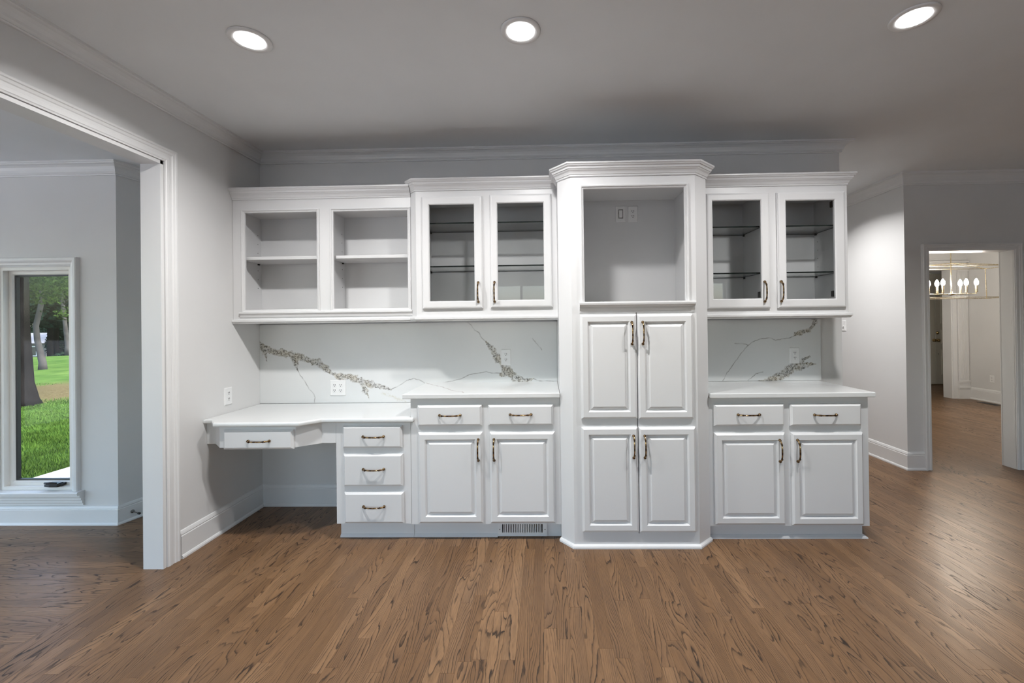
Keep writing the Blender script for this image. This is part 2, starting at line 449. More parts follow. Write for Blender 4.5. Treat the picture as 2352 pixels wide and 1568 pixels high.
struct(finish('ceiling.001', box(B(), -6.34, XL-.11, -2.14, 3.62, ZS, ZS+.27), M['ceil']))
struct(finish('roof', box(B(), XD+.12, 9.8, 3.0, YF, ZC+.12, ZC+.24), M['trim']))  # unseen overhang, added to keep the sun out of the dining window
for i_, (a, b2, zb, zt) in enumerate(WL): portal('window_sunroom_left_%d_offscreen' % (i_+1), (-6.36, (a+b2)/2, (zb+zt)/2), (0, math.radians(-90), 0), zt-zb, b2-a)
for i_, (a, b2, zb, zt) in enumerate(WF): portal('window_sunroom_front_%d_offscreen' % (i_+1), ((a+b2)/2, -2.16, (zb+zt)/2), (math.radians(90), 0, 0), b2-a, zt-zb)
for i_, (a, b2, zb, zt) in enumerate(WK): portal('window_front_%d_offscreen' % (i_+1), ((a+b2)/2, -3.16, (zb+zt)/2), (math.radians(90), 0, 0), b2-a, zt-zb)

# ---- crown moulding
CROWN = [(0, -.075), (.010, -.075), (.013, -.069), (.009, -.065), (.015, -.060), (.020, -.055), (.023, -.044), (.032, -.029), (.047, -.019), (.060, -.016), (.063, -.011), (.070, -.011), (.070, 0), (0, 0)]
def crown(name, path, z, prof=CROWN):
    return struct(finish(name, sweep(B(), path, [(a, t+z) for a, t in prof]), M['trim']))
crown('trim_1', [(XL, -3.0), (XL, YB), (XE, YB), (XE, YB+.12), (1.52, YB+.12)], ZC)
crown('trim_2', [(1.52, 6.6), (XR, 6.6), (XR, YH), (5.2, YH)], ZC, [(a*.9, t*1.4) for a, t in CROWN])
SCROWN = [(a*.95, t*1.15) for a, t in CROWN]
crown('trim_3', [(-6.2, 2.92), (-2.944, 2.92), (-2.80, 3.50), (-2.25, 3.50)], ZS, SCROWN)
crown('trim_4', [(XR+.11, YF), (XD, YF), (XD, YH+.11)], ZC, [(a*1.4, t*1.5) for a, t in CROWN])

# ---- baseboards with shoe moulding
BASE = [(0, 0), (.024, 0), (.024, .010), (.019, .019), (.0145, .021), (.0145, .128), (.011, .133), (.013, .138), (.010, .148), (.006, .157), (0, .160)]
def baseboard(name, path, k=1.0):
    return struct(finish(name, sweep(B(), path, [(a, t*k) for a, t in BASE]), M['trim']))
baseboard('baseboard_left', [(XL, YJ+.088), (XL, YB), (-1.3, YB)])
baseboard('baseboard_sunroom', [(-6.2, 2.92), (-2.944, 2.92), (-2.80, 3.50), (-2.25, 3.50)], .80)
baseboard('baseboard_hall', [(1.52, 6.6), (XR, 6.6), (XR, YH), (DX0-.062, YH)])
baseboard('baseboard_hall_right', [(DX1+.062, YH), (5.2, YH)])
baseboard('baseboard_dining', [(6.99, YF-.0), (XD, YF-.0), (XD, YH+.11)], 1.25)

# ---- casings
CAS = [(0, 0), (0, .012), (.008, .014), (.012, .018), (.030, .018), (.034, .015), (.048, .015), (.053, .020), (.066, .022), (.070, .028), (.080, .028), (.084, .024), (.084, 0)]
# wide opening in the left wall: casing on the main-room side (plane x = XL, facing +x)
lw = lambda a, b2, t: (XL+t, a, b2)
bm = sweep(B(), [(YJ+.003, 0.0), (YJ+.003, ZH+.003), (-1.6, ZH+.003), (-1.6, 0)], [(a*.90, t*.70) for a, t in CAS], lw)
struct(finish('trim_5', bm, M['trim']))
bm = sweep(B(), [(YJ+.003, 0.0), (YJ+.003, ZH+.003), (-1.6, ZH+.003), (-1.6, 0)], [(a, t*.3) for a, t in CAS], lambda a, b2, t: (XL-.11-t, a, b2))
struct(finish('trim_6', bm, M['trim']))
bm = B(); box(bm, XL-.112, XL+.002, YJ-.018, YJ, 0, ZH); box(bm, XL-.112, XL+.002, -1.6, YJ, ZH-.018, ZH)
struct(finish('trim_7', bm, M['trim']))
# cased doorway to the dining room (faces -y)
C2 = [(a*.74, t) for a, t in CAS]
bm = sweep(B(), [(DX1, 0), (DX1, DZ), (DX0, DZ), (DX0, 0)], C2, lambda a, b2, t: (a, YH-t, b2))
struct(finish('trim_8', bm, M['trim']))
bm = sweep(B(), [(DX1, 0), (DX1, DZ), (DX0, DZ), (DX0, 0)], C2, lambda a, b2, t: (a, YH+.11+t, b2))
struct(finish('trim_9', bm, M['trim']))
bm = B(); box(bm, DX0-.015, DX0, YH-.002, YH+.112, 0, DZ); box(bm, DX1, DX1+.015, YH-.002, YH+.112, 0, DZ); box(bm, DX0-.015, DX1+.015, YH-.002, YH+.112, DZ, DZ+.015)
struct(finish('trim_10', bm, M['trim']))

# ------------------------------------------------------------------ sunroom casement window
def window_unit(name, hx0, hx1, hz0, hz1):
    win = struct(finish(name, rings(B(), hx0, hx1, hz0, hz1, [(-.044, 2.922), (-.044, 3.004), (.030, 3.004), (.030, 2.998), (.022, 2.996), (.022, 2.922)], loop=True), M['sash']))
    finish('window_casing', sweep(B(), [(hx1, hz0), (hx1, hz1), (hx0, hz1), (hx0, hz0)], [(0, 0), (0, .006), (.008, .010), (.012, .016), (.026, .018), (.030, .024), (.040, .030), (.056, .030), (.060, .024), (.060, 0)], lambda a, b2, t: (a, 2.92-t, b2)), M['trim'], win)
    finish('sash', rings(B(), hx0+.022, hx1-.022, hz0+.022, hz1-.022, [(0, 2.955), (0, 2.995), (.028, 2.995), (.028, 2.965), (.022, 2.955)], loop=True), M['sash'], win)
    finish('gasket', rings(B(), hx0+.05, hx1-.05, hz0+.05, hz1-.05, [(0, 2.968), (0, 2.99), (.010, 2.99), (.010, 2.970)], loop=True), M['gasket'], win)
    finish('pane', box(B(), hx0+.058, hx1-.058, 2.976, 2.982, hz0+.058, hz1-.058), M['wpane'], win)
    finish('window_sill', sweep(B(), [(hx0-.085, 2.92), (hx1+.085, 2.92)], [(0, hz0-.1), (.012, hz0-.1), (.012, hz0-.088), (.018, hz0-.082), (.018, hz0-.066), (.026, hz0-.06), (.026, hz0-.046), (.034, hz0-.038), (.034, hz0-.026), (.050, hz0-.022), (.052, hz0-.008), (.046, hz0), (0, hz0)]), M['trim'], win)
    return win
win1 = window_unit('window_1', -3.77, -3.262, .235, 1.768)
bm = B(); prism(bm, [(-3.445, 2.905), (-3.40, 2.895), (-3.345, 2.895), (-3.335, 2.91), (-3.345, 2.955), (-3.44, 2.955)], .262, .278)
box(bm, -3.43, -3.35, 2.90, 2.94, .278, .284); tube(bm, [(-3.36, 2.905, .285), (-3.40, 2.90, .290), (-3.44, 2.903, .287)], .006, 6)
finish('crank_handle', bm, M['black'], win1)['label'] = 'black folding crank handle on the sill frame'
for i, (a, b2, zb, zt) in enumerate(WL):
    bm = B(); box(bm, -6.30, -6.26, a, a+.05, zb, zt); box(bm, -6.30, -6.26, b2-.05, b2, zb, zt); box(bm, -6.30, -6.26, a+.05, b2-.05, zb, zb+.05); box(bm, -6.30, -6.26, a+.05, b2-.05, zt-.05, zt)
    o = struct(finish('window_%d' % (i+2), bm, M['sash'])); finish('pane', box(B(), -6.285, -6.280, a+.05, b2-.05, zb+.05, zt-.05), M['wpane'], o)
    finish('window_casing', sweep(B(), [(a, zb), (a, zt), (b2, zt), (b2, zb)], [(-x, t) for x, t in C2], lambda p, q, t: (-6.2+t, p, q)), M['trim'], o)
for i, (a, b2, zb, zt) in enumerate(WF+WK):
    y = -2.07 if i < 2 else -3.07
    bm = B(); box(bm, a, a+.05, y-.02, y+.02, zb, zt); box(bm, b2-.05, b2, y-.02, y+.02, zb, zt); box(bm, a+.05, b2-.05, y-.02, y+.02, zb, zb+.05); box(bm, a+.05, b2-.05, y-.02, y+.02, zt-.05, zt)
    if i >= 2: box(bm, (a+b2)/2-.025, (a+b2)/2+.025, y-.02, y+.02, zb+.05, zt-.05)
    o = struct(finish('window_%d' % (i+5), bm, M['sash'])); finish('pane', box(B(), a+.05, b2-.05, y-.003, y+.003, zb+.05, zt-.05), M['wpane'], o)
    finish('window_casing', sweep(B(), [(a, zb), (a, zt), (b2, zt), (b2, zb)], [(-x, t) for x, t in C2], lambda p, q, t: (p, y+.07+t, q)), M['trim'], o)

# ------------------------------------------------------------------ cabinet hardware and doors
def handle_mesh():
    bm = B(); n = 16; L = .064; pts = []; rad = []
    for i in range(n+1):
        s = -1+2*i/n
        out = .010+.021*(1-abs(s)**3.2)
        pts.append((0, -out, s*L)); 
        a = abs(s)
        rad.append(.0036+.0012*math.cos(s*math.pi/2) if a < .68 else (.0056 if .68 <= a < .82 else .0042))
    tube(bm, [(0, -.001, -L)]+pts+[(0, -.001, L)], [.0045]+rad+[.0045], 10)
    for s in (-1, 1):
        lathe(bm, [(.0085, 0), (.009, -.003), (.0075, -.009), (.0055, -.013), (.002, -.015)], 12, (0, 0, s*L), 'y')
        lathe(bm, [(.0045, -.0016), (.0062, -.001), (.0062, .001), (.0045, .0016)], 10, (0, -.0285, s*L*.66), 'z')
        lathe(bm, [(.0045, -.0016), (.0060, -.001), (.0060, .001), (.0045, .0016)], 10, (0, -.0262, s*L*.76), 'z')
    bmesh.ops.recalc_face_normals(bm, faces=bm.faces[:])
    me = bpy.data.meshes.new('handle'); bm.to_mesh(me); bm.free()
    for p in me.polygons: p.use_smooth = True
    me.materials.append(M['handle'])
    return me
HANDLE = handle_mesh()
def handle(parent, x, y, z, vert):
    o = bpy.data.objects.new('handle', HANDLE); COL.objects.link(o); o.parent = parent
    o.location = (x, y, z); o.rotation_euler = (0, 0 if vert else math.radians(90), 0)
    return o
def raised_door(parent, x0, x1, z0, z1, y, hx=None, hz=None, T=.020):
    f = y-T
    prof = [(0, y), (0, f+.009), (.004, f+.006), (.012, f-.001), (.041, f-.001), (.045, f+.003), (.050, f+.011), (.053, f+.012), (.068, f+.005), (.070, f+.0015), (.073, f)]
    d = finish('door', rings(B(), x0, x1, z0, z1, prof), M['cab'], parent)
    if hx is not None: handle(d, hx, f, hz, True)
    return d
def drawer(parent, x0, x1, z0, z1, y, hx=None, hz=None, T=.020):
    f = y-T
    d = finish('drawer', rings(B(), x0, x1, z0, z1, [(0, y), (0, f+.010), (.003, f+.0085), (.012, f-.001), (.014, f-.001)]), M['cab'], parent)
    if hx is not None: handle(d, hx, f, hz, False)
    return d
def glass_door(parent, x0, x1, z0, z1, ox0, ox1, oz0, oz1, y, hx, hz, T=.020):
    f = y-T; bm = B()
    # outer edge rings then a face to the inner opening (unequal rails)
    def rect(a0, a1, b0, b1, yy): return [bm.verts.new(p) for p in ((a0, yy, b0), (a1, yy, b0), (a1, yy, b1), (a0, yy, b1))]
    rows = [rect(x0, x1, z0, z1, y), rect(x0, x1, z0, z1, f+.010), rect(x0+.005, x1-.005, z0+.005, z1-.005, f+.006), rect(x0+.007, x1-.007, z0+.007, z1-.007, f+.002), rect(x0+.014, x1-.014, z0+.014, z1-.014, f),
            rect(ox0-.006, ox1+.006, oz0-.006, oz1+.006, f), rect(ox0, ox1, oz0, oz1, f+.005), rect(ox0, ox1, oz0, oz1, y)]
    m = len(rows)
    for i in range(m):
        a, c = rows[i], rows[(i+1) % m]
        for j in range(4): bm.faces.new((a[j], a[(j+1) % 4], c[(j+1) % 4], c[j]))
    d = finish('door', bm, M['cab'], parent)
    finish('pane', box(B(), ox0-.004, ox1+.004, y-.009, y-.006, oz0-.004, oz1+.004), M['pane'], d)
    handle(d, hx, f, hz, True)
    return d
CCROWN = [(0, -.075), (.005, -.075), (.007, -.070), (.006, -.066), (.010, -.062), (.012, -.056), (.016, -.048), (.024, -.040), (.026, -.036), (.030, -.034), (.032, -.026), (.034, -.022), (.039, -.020), (.042, -.014), (.047, -.010), (.047, -.001), (.045, 0), (0, 0)]
RAIL = [(-.012, 0), (.006, 0), (.010, .003), (.012, .010), (.018, .014), (.018, .026), (.012, .030), (-.012, .030)]

YFB = 2.69   # base cabinet faces
# ---- desk drawers cabinet (three drawers)
t = thing('drawer_cabinet', 'white three-drawer desk pedestal cabinet standing next to the open knee space', 'cabinet', (-1.085, 2.95, 0))
bm = B(); box(bm, -1.32, -.852, YFB, 3.195, .105, .737)
finish('body', bm, M['cab'], t)
bm = B(); box(bm, -1.32, -.852, 2.745, 2.765, 0, .105); sweep(bm, [(-1.32, 3.1), (-1.32, 2.745), (-.852, 2.745)][1:], [(0, 0), (.014, 0), (.013, .008), (.004, .016), (0, .018)])
box(bm, -1.32, -1.30, 2.765, 3.19, 0, .105)
finish('toe_kick', bm, M['cab'], t)
drawer(t, -1.273, -.901, .578, .716, YFB, -1.078, .651)
drawer(t, -1.270, -.898, .342, .541, YFB, -1.078, .450)
drawer(t, -1.267, -.895, .113, .305, YFB, -1.078, .220)
# ---- desk apron with pencil drawer
t = thing('desk_drawer_unit', 'white bowed-out desk apron with one shallow drawer above the knee space', 'desk drawer', (-1.73, 2.65, .607))
ap = [(-2.139, 2.69), (-2.085, 2.69), (-1.99, 2.60), (-1.522, 2.60), (-1.41, 2.69), (-1.321, 2.69)]
bm = B(); prism(bm, ap+[(p[0], p[1]+.022) for p in ap[::-1]], .607, .737); box(bm, -1.95, -1.55, 2.625, 3.0, .62, .72)
finish('apron', bm, M['cab'], t)
drawer(t, -1.957, -1.522-.008, .600, .716, 2.60, -1.735, .652)
# ---- desk worktop
dp = [(-2.139, 3.199), (-2.139, 2.66), (-2.09, 2.66), (-2.005, 2.565), (-1.485, 2.565), (-1.395, 2.66), (-.828, 2.655), (-.828, 2.688), (-.853, 2.690), (-.853, 3.199)]
o = finish('desk_worktop', slab(dp, .738, .765, .010, 4), M['counter']); tag(o, 'low white stone desktop with a bumped-out front edge over the knee space', 'desktop')
# ---- base cabinet beside the desk
t = thing('base_cabinet', 'white base cabinet over the floor register with two drawers above two doors', 'cabinet', (-.39, 2.95, 0))
finish('body', box(B(), -.85, .076, YFB, 3.195, .100, .881), M['cab'], t)
bm = B(); box(bm, -.85, -.322, 2.745, 2.765, 0, .10); sweep(bm, [(-.85, 2.745), (-.322, 2.745)], [(0, 0), (.014, 0), (.013, .008), (.004, .016), (0, .018)])
finish('toe_kick', bm, M['cab'], t); finish('toe_kick', box(B(), -.012, .076, 2.745, 2.765, 0, .10), M['cab'], t)
drawer(t, -.804, -.405, .711, .839, YFB, -.601, .779)
drawer(t, -.366, .035, .711, .838, YFB, -.165, .780)
raised_door(t, -.801, -.403, .113, .671, YFB, -.428, .565)
raised_door(t, -.358, .042, .113, .671, YFB, -.331, .565)
# ---- register grille in the toe kick
t = thing('floor_register', 'white slotted metal vent grille set in the cabinet toe kick', 'vent', (-.167, 2.74, 0.003))
vx0, vx1, vz0, vz1 = -.322, -.012, .004, .088
bm = B(); box(bm, vx0, vx0+.028, 2.735, 2.745, vz0, vz1); box(bm, vx1-.028, vx1, 2.735, 2.745, vz0, vz1); box(bm, vx0+.028, vx1-.028, 2.735, 2.745, vz0, vz0+.022); box(bm, vx0+.028, vx1-.028, 2.735, 2.745, vz1-.006, vz1)
finish('frame', bm, M['trim'], t)
sm = None; ns = 23; pitch_ = (vx1-vx0-.056)/ns
for i in range(1, ns):
    if sm is None:
        b0 = box(B(), -.0033, .0033, 2.736, 2.744, vz0+.022, vz1-.006); o = finish('slat', b0, M['trim'], t); sm = o.data
        o.location.x = vx0+.028+i*pitch_
    else:
        o = link('slat', sm, None, t); o.location.x = vx0+.028+i*pitch_
bm = B(); dx0, dx1 = vx0+.012, vx1-.012
box(bm, dx0, dx0+.002, 2.746, 3.15, vz0, vz1); box(bm, dx1-.002, dx1, 2.746, 3.15, vz0, vz1); box(bm, dx0+.002, dx1-.002, 2.746, 3.15, vz0, vz0+.002)
box(bm, dx0+.002, dx1-.002, 2.746, 3.15, vz1-.002, vz1); box(bm, dx0+.002, dx1-.002, 3.148, 3.15, vz0+.002, vz1-.002)
bmesh.ops.remove_doubles(bm, verts=bm.verts[:], dist=1e-5)
finish('duct', bm, M['duct'], t)['label'] = 'sheet metal duct behind the slots'
for sx in (vx0+.013, vx1-.013): finish('screw', lathe(B(), [(.004, 0), (.003, -.002)], 10, (sx, 2.735, .046), 'y'), M['chrome'], t)
# ---- countertops with a faint vein
def counter_mat(name, p, q, w_=.003, rng=(.0, 1.0)):
    m = M['counter'].copy(); m.name = name; nt = m.node_tree; b = nt.nodes['Principled BSDF']
    old = b.inputs['Base Color'].links[0].from_socket
    P = nd(nt, 'ShaderNodeTexCoord').outputs['Object']; s = nd(nt, 'ShaderNodeSeparateXYZ', {0: P})
    dx, dy = q[0]-p[0], q[1]-p[1]; L = math.hypot(dx, dy); nx, ny = -dy/L, dx/L
    nz = nd(nt, 'ShaderNodeTexNoise', {'Vector': P, 'Scale': 9.0, 'Detail': 4.0}).outputs[0]
    d = math_n(nt, 'ADD', math_n(nt, 'MULTIPLY', math_n(nt, 'SUBTRACT', s.outputs[0], p[0]), nx), math_n(nt, 'MULTIPLY', math_n(nt, 'SUBTRACT', s.outputs[1], p[1]), ny))
    d = math_n(nt, 'ABSOLUTE', math_n(nt, 'ADD', d, math_n(nt, 'MULTIPLY', math_n(nt, 'SUBTRACT', nz, .5), .07)))
    u = math_n(nt, 'ADD', math_n(nt, 'MULTIPLY', math_n(nt, 'SUBTRACT', s.outputs[0], p[0]), dx/L/L), math_n(nt, 'MULTIPLY', math_n(nt, 'SUBTRACT', s.outputs[1], p[1]), dy/L/L))
    inr = math_n(nt, 'MULTIPLY', math_n(nt, 'GREATER_THAN', u, 0.0), math_n(nt, 'LESS_THAN', u, 1.0))
    ln = nd(nt, 'ShaderNodeMapRange', {0: d, 1: w_*.4, 2: w_*2.2, 3: .5, 4: 0.0}).outputs[0]
    c = mix(nt, math_n(nt, 'MULTIPLY', ln, inr), (1, 1, 1), (.40, .34, .24))
    c = mix(nt, 1.0, c, (1, 1, 1), 'MULTIPLY')
    mm = nt.nodes.new('ShaderNodeMix'); mm.data_type = 'RGBA'; mm.blend_type = 'MULTIPLY'; mm.inputs[0].default_value = 1.0
    nt.links.new(old, mm.inputs[6]); nt.links.new(c, mm.inputs[7]); nt.links.new(mm.outputs[2], b.inputs['Base Color'])
    return m
ZK1, ZK2 = .911, .900
o = finish('countertop', slab([(-.893, 3.199), (-.893, 2.662), (.0755, 2.662), (.0755, 3.199)], ZK1-.030, ZK1, .005, 3), counter_mat('counter_stone_a', (-.90, 3.19), (-.52, 2.70)))
tag(o, 'white stone countertop with a tan vein beside the desk', 'countertop')
o = finish('countertop', slab([(.9865, 3.199), (.9865, 2.657), (1.968, 2.657), (1.968, 3.199)], ZK2-.030, ZK2, .005, 3), counter_mat('counter_stone_b', (1.50, 3.19), (2.05, 2.85), .002))
tag(o, 'white stone countertop on the cabinet at the free end of the wall', 'countertop')
# ---- base cabinet at the wall's free end
t = thing('base_cabinet', 'white base cabinet at the free end of the wall with two drawers above two doors', 'cabinet', (1.465, 2.95, 0))
finish('body', box(B(), .986, 1.945, YFB, 3.195, .085, .870), M['cab'], t)
bm = B(); box(bm, .986, 1.925, 2.725, 2.745, 0, .085); box(bm, 1.905, 1.925, 2.745, 3.19, 0, .085)
sweep(bm, [(.986, 2.725), (1.925, 2.725), (1.925, 3.19)], [(0, 0), (.022, 0), (.020, .008), (.006, .018), (0, .020)])
finish('toe_kick', bm, M['cab'], t)
drawer(t, 1.014, 1.436, .698, .831, YFB, 1.219, .769)
drawer(t, 1.471, 1.896, .696, .829, YFB, 1.676, .765)
raised_door(t, 1.014, 1.437, .100, .656, YFB, 1.402, .549)
raised_door(t, 1.476, 1.904, .096, .655, YFB, 1.508, .549)

# ---- tall cabinet with open niche
t = thing('tall_cabinet', 'tall white cabinet with clipped corners, an open niche above four doors', 'cabinet', (.53, 2.9, 0))
PX0, PX1, QX0, QX1, YP = .152, .890, .077, .985, 2.60
bm = B()
FULL = [(PX0, YP), (PX1, YP), (QX1, YFB-.003), (QX1, 3.198), (QX0, 3.198), (QX0, YFB-.003)]
prism(bm, FULL, 0, .085); prism(bm, FULL, 1.398, 1.444)
prism(bm, [(PX0, YP), (.5315, YP), (.5315, 3.198), (QX0, 3.198), (QX0, YFB-.003)], .085, 1.398)
prism(bm, [(.5365, YP), (PX1, YP), (QX1, YFB-.003), (QX1, 3.198), (.5365, 3.198)], .085, 1.398)
NX0, NX1, NZ0, NZ1 = .222, .834, 1.452, 2.142
prism(bm, [(PX0, YP), (NX0, YP), (NX0, YP+.022), (.13, 2.66), (.13, 3.16), (QX0, 3.198), (QX0, YFB-.003)], 1.444, 2.222)
prism(bm, [(PX1, YP), (QX1, YFB-.003), (QX1, 3.198), (.935, 3.16), (.935, 2.66), (NX1, YP+.022), (NX1, YP)], 1.444, 2.222)
box(bm, NX0, NX1, YP, YP+.022, NZ1, 2.222); box(bm, NX0, NX1, YP, YP+.022, 1.444, NZ0)
box(bm, .13, .935, 3.16, 3.198, 1.444, 2.222)
prism(bm, [(PX0, YP), (PX1, YP), (QX1, YFB-.003), (QX1, 3.198), (QX0, 3.198), (QX0, YFB-.003)], 2.222, 2.282)
finish('body', bm, M['cab'], t)
finish('niche_lining', box(box(box(box(B(), .131, .134, 2.665, 3.157, 1.446, 2.22), .931, .934, 2.665, 3.157, 1.446, 2.22), .134, .931, 3.155, 3.159, 1.446, 2.22), .134, .931, 2.63, 3.155, 2.217, 2.2215), M['cabin'], t)
finish('niche_frame', rings(B(), NX0-.014, NX1+.014, NZ0-.014, NZ1+.014, [(0, YP), (0, YP-.010), (.004, YP-.014), (.010, YP-.012), (.013, YP-.006), (.018, YP-.004), (.022, YP), (.022, YP+.01)], loop=True), M['cab'], t)
finish('niche_sill', sweep(B(), [(.198, YP), (.878, YP)], [(0, 1.395), (.004, 1.395), (.006, 1.408), (.012, 1.420), (.014, 1.430), (.020, 1.434), (.024, 1.440), (.030, 1.442), (.032, 1.452), (.030, 1.460), (0, 1.462)]), M['cab'], t)
sx = sweep(B(), [(QX0, 2.80), (QX0, YFB), (PX0, YP), (PX1, YP), (QX1, YFB), (QX1, 2.80)], [(a*1.05, z+2.283) for a, z in CCROWN])
finish('crown_moulding', sx, M['cab'], t)
finish('shoe_moulding', sweep(B(), [(QX0, YFB), (PX0, YP), (PX1, YP), (QX1, YFB)], [(0, 0), (.016, 0), (.016, .010), (.012, .017), (.005, .021), (0, .022)]), M['trim'], t)
raised_door(t, .201, .5315, .768, 1.385, YP, .503, 1.273)
raised_door(t, .5365, .862, .765, 1.382, YP, .567, 1.273)
raised_door(t, .200, .5315, .100, .718, YP, .505, .604)
raised_door(t, .5365, .870, .098, .716, YP, .570, .604)

# ---- upper open shelves
t = thing('wall_shelf_cabinet', 'white doorless wall cabinet with two open bays hung over the desk', 'cabinet', (-1.52, 3.05, 1.362))
UX0, UX1, UF, UT = -2.138, -.912, 2.93, 2.277
bm = B()
box(bm, UX0, UX0+.015, UF+.02, 3.218, 1.40, UT-.01); box(bm, UX1-.015, UX1, UF+.02, 3.218, 1.40, UT-.01); box(bm, -1.51, -1.495, UF+.02, 3.205, 1.44, 2.14)
box(bm, UX0+.015, UX1-.015, UF+.02, 3.205, 1.40, 1.436); box(bm, UX0+.015, UX1-.015, UF+.02, 3.205, 2.14, 2.155); box(bm, UX0+.015, UX1-.015, 3.205, 3.218, 1.40, UT-.01)
finish('body', bm, M['cabin'], t)
o1 = (-2.060, -1.553); o2 = (-1.447, -.930); OZ = (1.443, 2.120)
bm = B(); box(bm, UX0, o1[0], UF, UF+.02, 1.362, UT); box(bm, o1[1], o2[0], UF, UF+.02, 1.362, UT); box(bm, o2[1], UX1, UF, UF+.02, 1.362, UT)
for a in (o1, o2): box(bm, a[0], a[1], UF, UF+.02, 1.362, OZ[0]); box(bm, a[0], a[1], UF, UF+.02, OZ[1], UT)
finish('face_frame', bm, M['cab'], t)
for a in (o1, o2):
    finish('bay_moulding', rings(B(), a[0]-.016, a[1]+.016, OZ[0]-.010, OZ[1]+.016, [(0, UF), (0, UF-.009), (.004, UF-.012), (.009, UF-.010), (.012, UF-.005), (.018, UF-.004), (.021, UF), (.021, UF+.01)], loop=True), M['cab'], t)
finish('ledge_moulding', sweep(B(), [(-2.09, UF), (-.905, UF)], [(0, 1.400), (.005, 1.402), (.008, 1.415), (.014, 1.424), (.018, 1.428), (.018, 1.437), (.012, 1.440), (0, 1.440)]), M['cab'], t)
finish('light_rail', sweep(B(), [(UX0, UF), (UX1, UF)], [(a, z+1.358) for a, z in RAIL]), M['cab'], t)
finish('crown_moulding', sweep(B(), [(UX0, UF), (UX1, UF)], [(a*.9, z+UT+.002) for a, z in CCROWN]), M['cab'], t)
PIN = lathe(B(), [(.0028, -.0006), (.0028, .0006)], 8, (0, 0, 0), 'x'); _pm = bpy.data.meshes.new('pin_hole'); PIN.to_mesh(_pm); PIN.free(); _pm.materials.append(M['slot'])
def pin_hole(t, loc): link('pin_hole', _pm, None, t).location = loc
for (a, b2) in ((UX0+.017, -1.512), (-1.493, UX1-.017)):
    s = finish('shelf', bbox_bev(a, b2, 2.968, 3.20, 1.800, 1.822, .003), M['cab'], t)
    for k in range(7):
        z = 1.62+k*.065
        if abs(z-1.80) > .02: pin_hole(t, (a-.0015, 3.165, z))
    finish('shelf_pin', box(B(), a, a+.010, 3.158, 3.172, 1.790, 1.800), M['black'], t)

# ---- upper glass-door cabinets
def glass_cabinet(label, x0, x1, yf, zb, zt, poly, doors, shelves, crown_path, rail_path, hinges, part_x=None):
    t = thing('glass_door_cabinet', label, 'cabinet', ((x0+x1)/2, 3.05, zb))
    bm = B()
    box(bm, x0, x0+.016, yf+.02, 3.218, zb+.03, zt-.006); box(bm, x1-.016, x1, yf+.02, 3.218, zb+.03, zt-.006)
    box(bm, x0+.016, x1-.016, yf+.02, 3.206, zb+.03, zb+.055); box(bm, x0+.016, x1-.016, yf+.02, 3.206, zt-.10, zt-.08); box(bm, x0+.016, x1-.016, 3.206, 3.218, zb+.03, zt-.006)
    finish('body', bm, M['cabin'], t)
    fr = B(); xs = [x0]+[v for d in doors for v in (d[4]-.02, d[5]+.02)]+[x1]
    for i in range(0, len(xs), 2): box(fr, xs[i], xs[i+1], yf, yf+.02, zb, zt)
    for d in doors:
        box(fr, d[4]-.02, d[5]+.02, yf, yf+.02, zb, d[6]-.02); box(fr, d[4]-.02, d[5]+.02, yf, yf+.02, d[7]+.02, zt)
    if poly: prism(fr, poly, zb, zt)
    finish('face_frame', fr, M['cab'], t)
    for d in doors: glass_door(t, *d[:8], yf-.001, d[8], d[9])
    finish('crown_moulding', sweep(B(), crown_path, [(a*.9, z+zt+.002) for a, z in CCROWN]), M['cab'], t)
    finish('light_rail', sweep(B(), rail_path, [(a, z+zb-.006) for a, z in RAIL]), M['cab'], t)
    bays = [(x0+.018, x1-.018)] if part_x is None else [(x0+.018, part_x-.010), (part_x+.010, x1-.018)]
    if part_x is not None: finish('partition', box(B(), part_x-.008, part_x+.008, yf+.022, 3.205, zb+.056, zt-.101), M['cabin'], t)
    for z in shelves:
        for a, c in bays:
            s = finish('glass_shelf', box(B(), a+.003, c-.003, yf+.034, 3.20, z-.006, z), M['shelfglass'], t)
            finish('front_edge', box(B(), a, c, yf+.031, yf+.034, z-.0085, z+.0005), M['glass_edge'], s)
            finish('back_edge', box(B(), a, c, 3.2, 3.2025, z-.006, z-.001), M['glass_edge'], s)
            finish('side_edge', box(B(), a, a+.003, yf+.034, 3.20, z-.006, z-.001), M['glass_edge'], s)
            finish('side_edge', box(B(), c-.003, c, yf+.034, 3.20, z-.006, z-.001), M['glass_edge'], s)
            for sx in (a, c-.010): finish('shelf_pin', box(B(), sx, sx+.010, 3.17, 3.182, z-.018, z-.0065), M['black'], t)
    for hx, hz in hinges: finish('hinge', bbox_bev(hx-.018, hx, yf+.021, yf+.05, hz-.02, hz+.02, .004), M['black'], t)
    for k in range(7): pin_hole(t, (x1-.0165, 3.165, zb+.30+k*.06))
    return t
GY = 2.88
glass_cabinet('white glass-door wall cabinet between the open shelves and the tall cabinet', -.862, .076, GY, 1.366, 2.300,
    [(-.862, GY), (-.862, GY+.06), (-.911, GY+.06), (-.911, GY+.05)],
    [(-.820, -.416, 1.440, 2.185, -.768, -.471, 1.492, 2.130, -.446, 1.548), (-.366, .044, 1.442, 2.192, -.316, -.012, 1.494, 2.133, -.339, 1.548)],
    [2.022, 1.731], [(-.911, GY+.05), (-.862, GY), (.076, GY)], [(-.911, GY+.05), (-.862, GY), (.076, GY)], [])
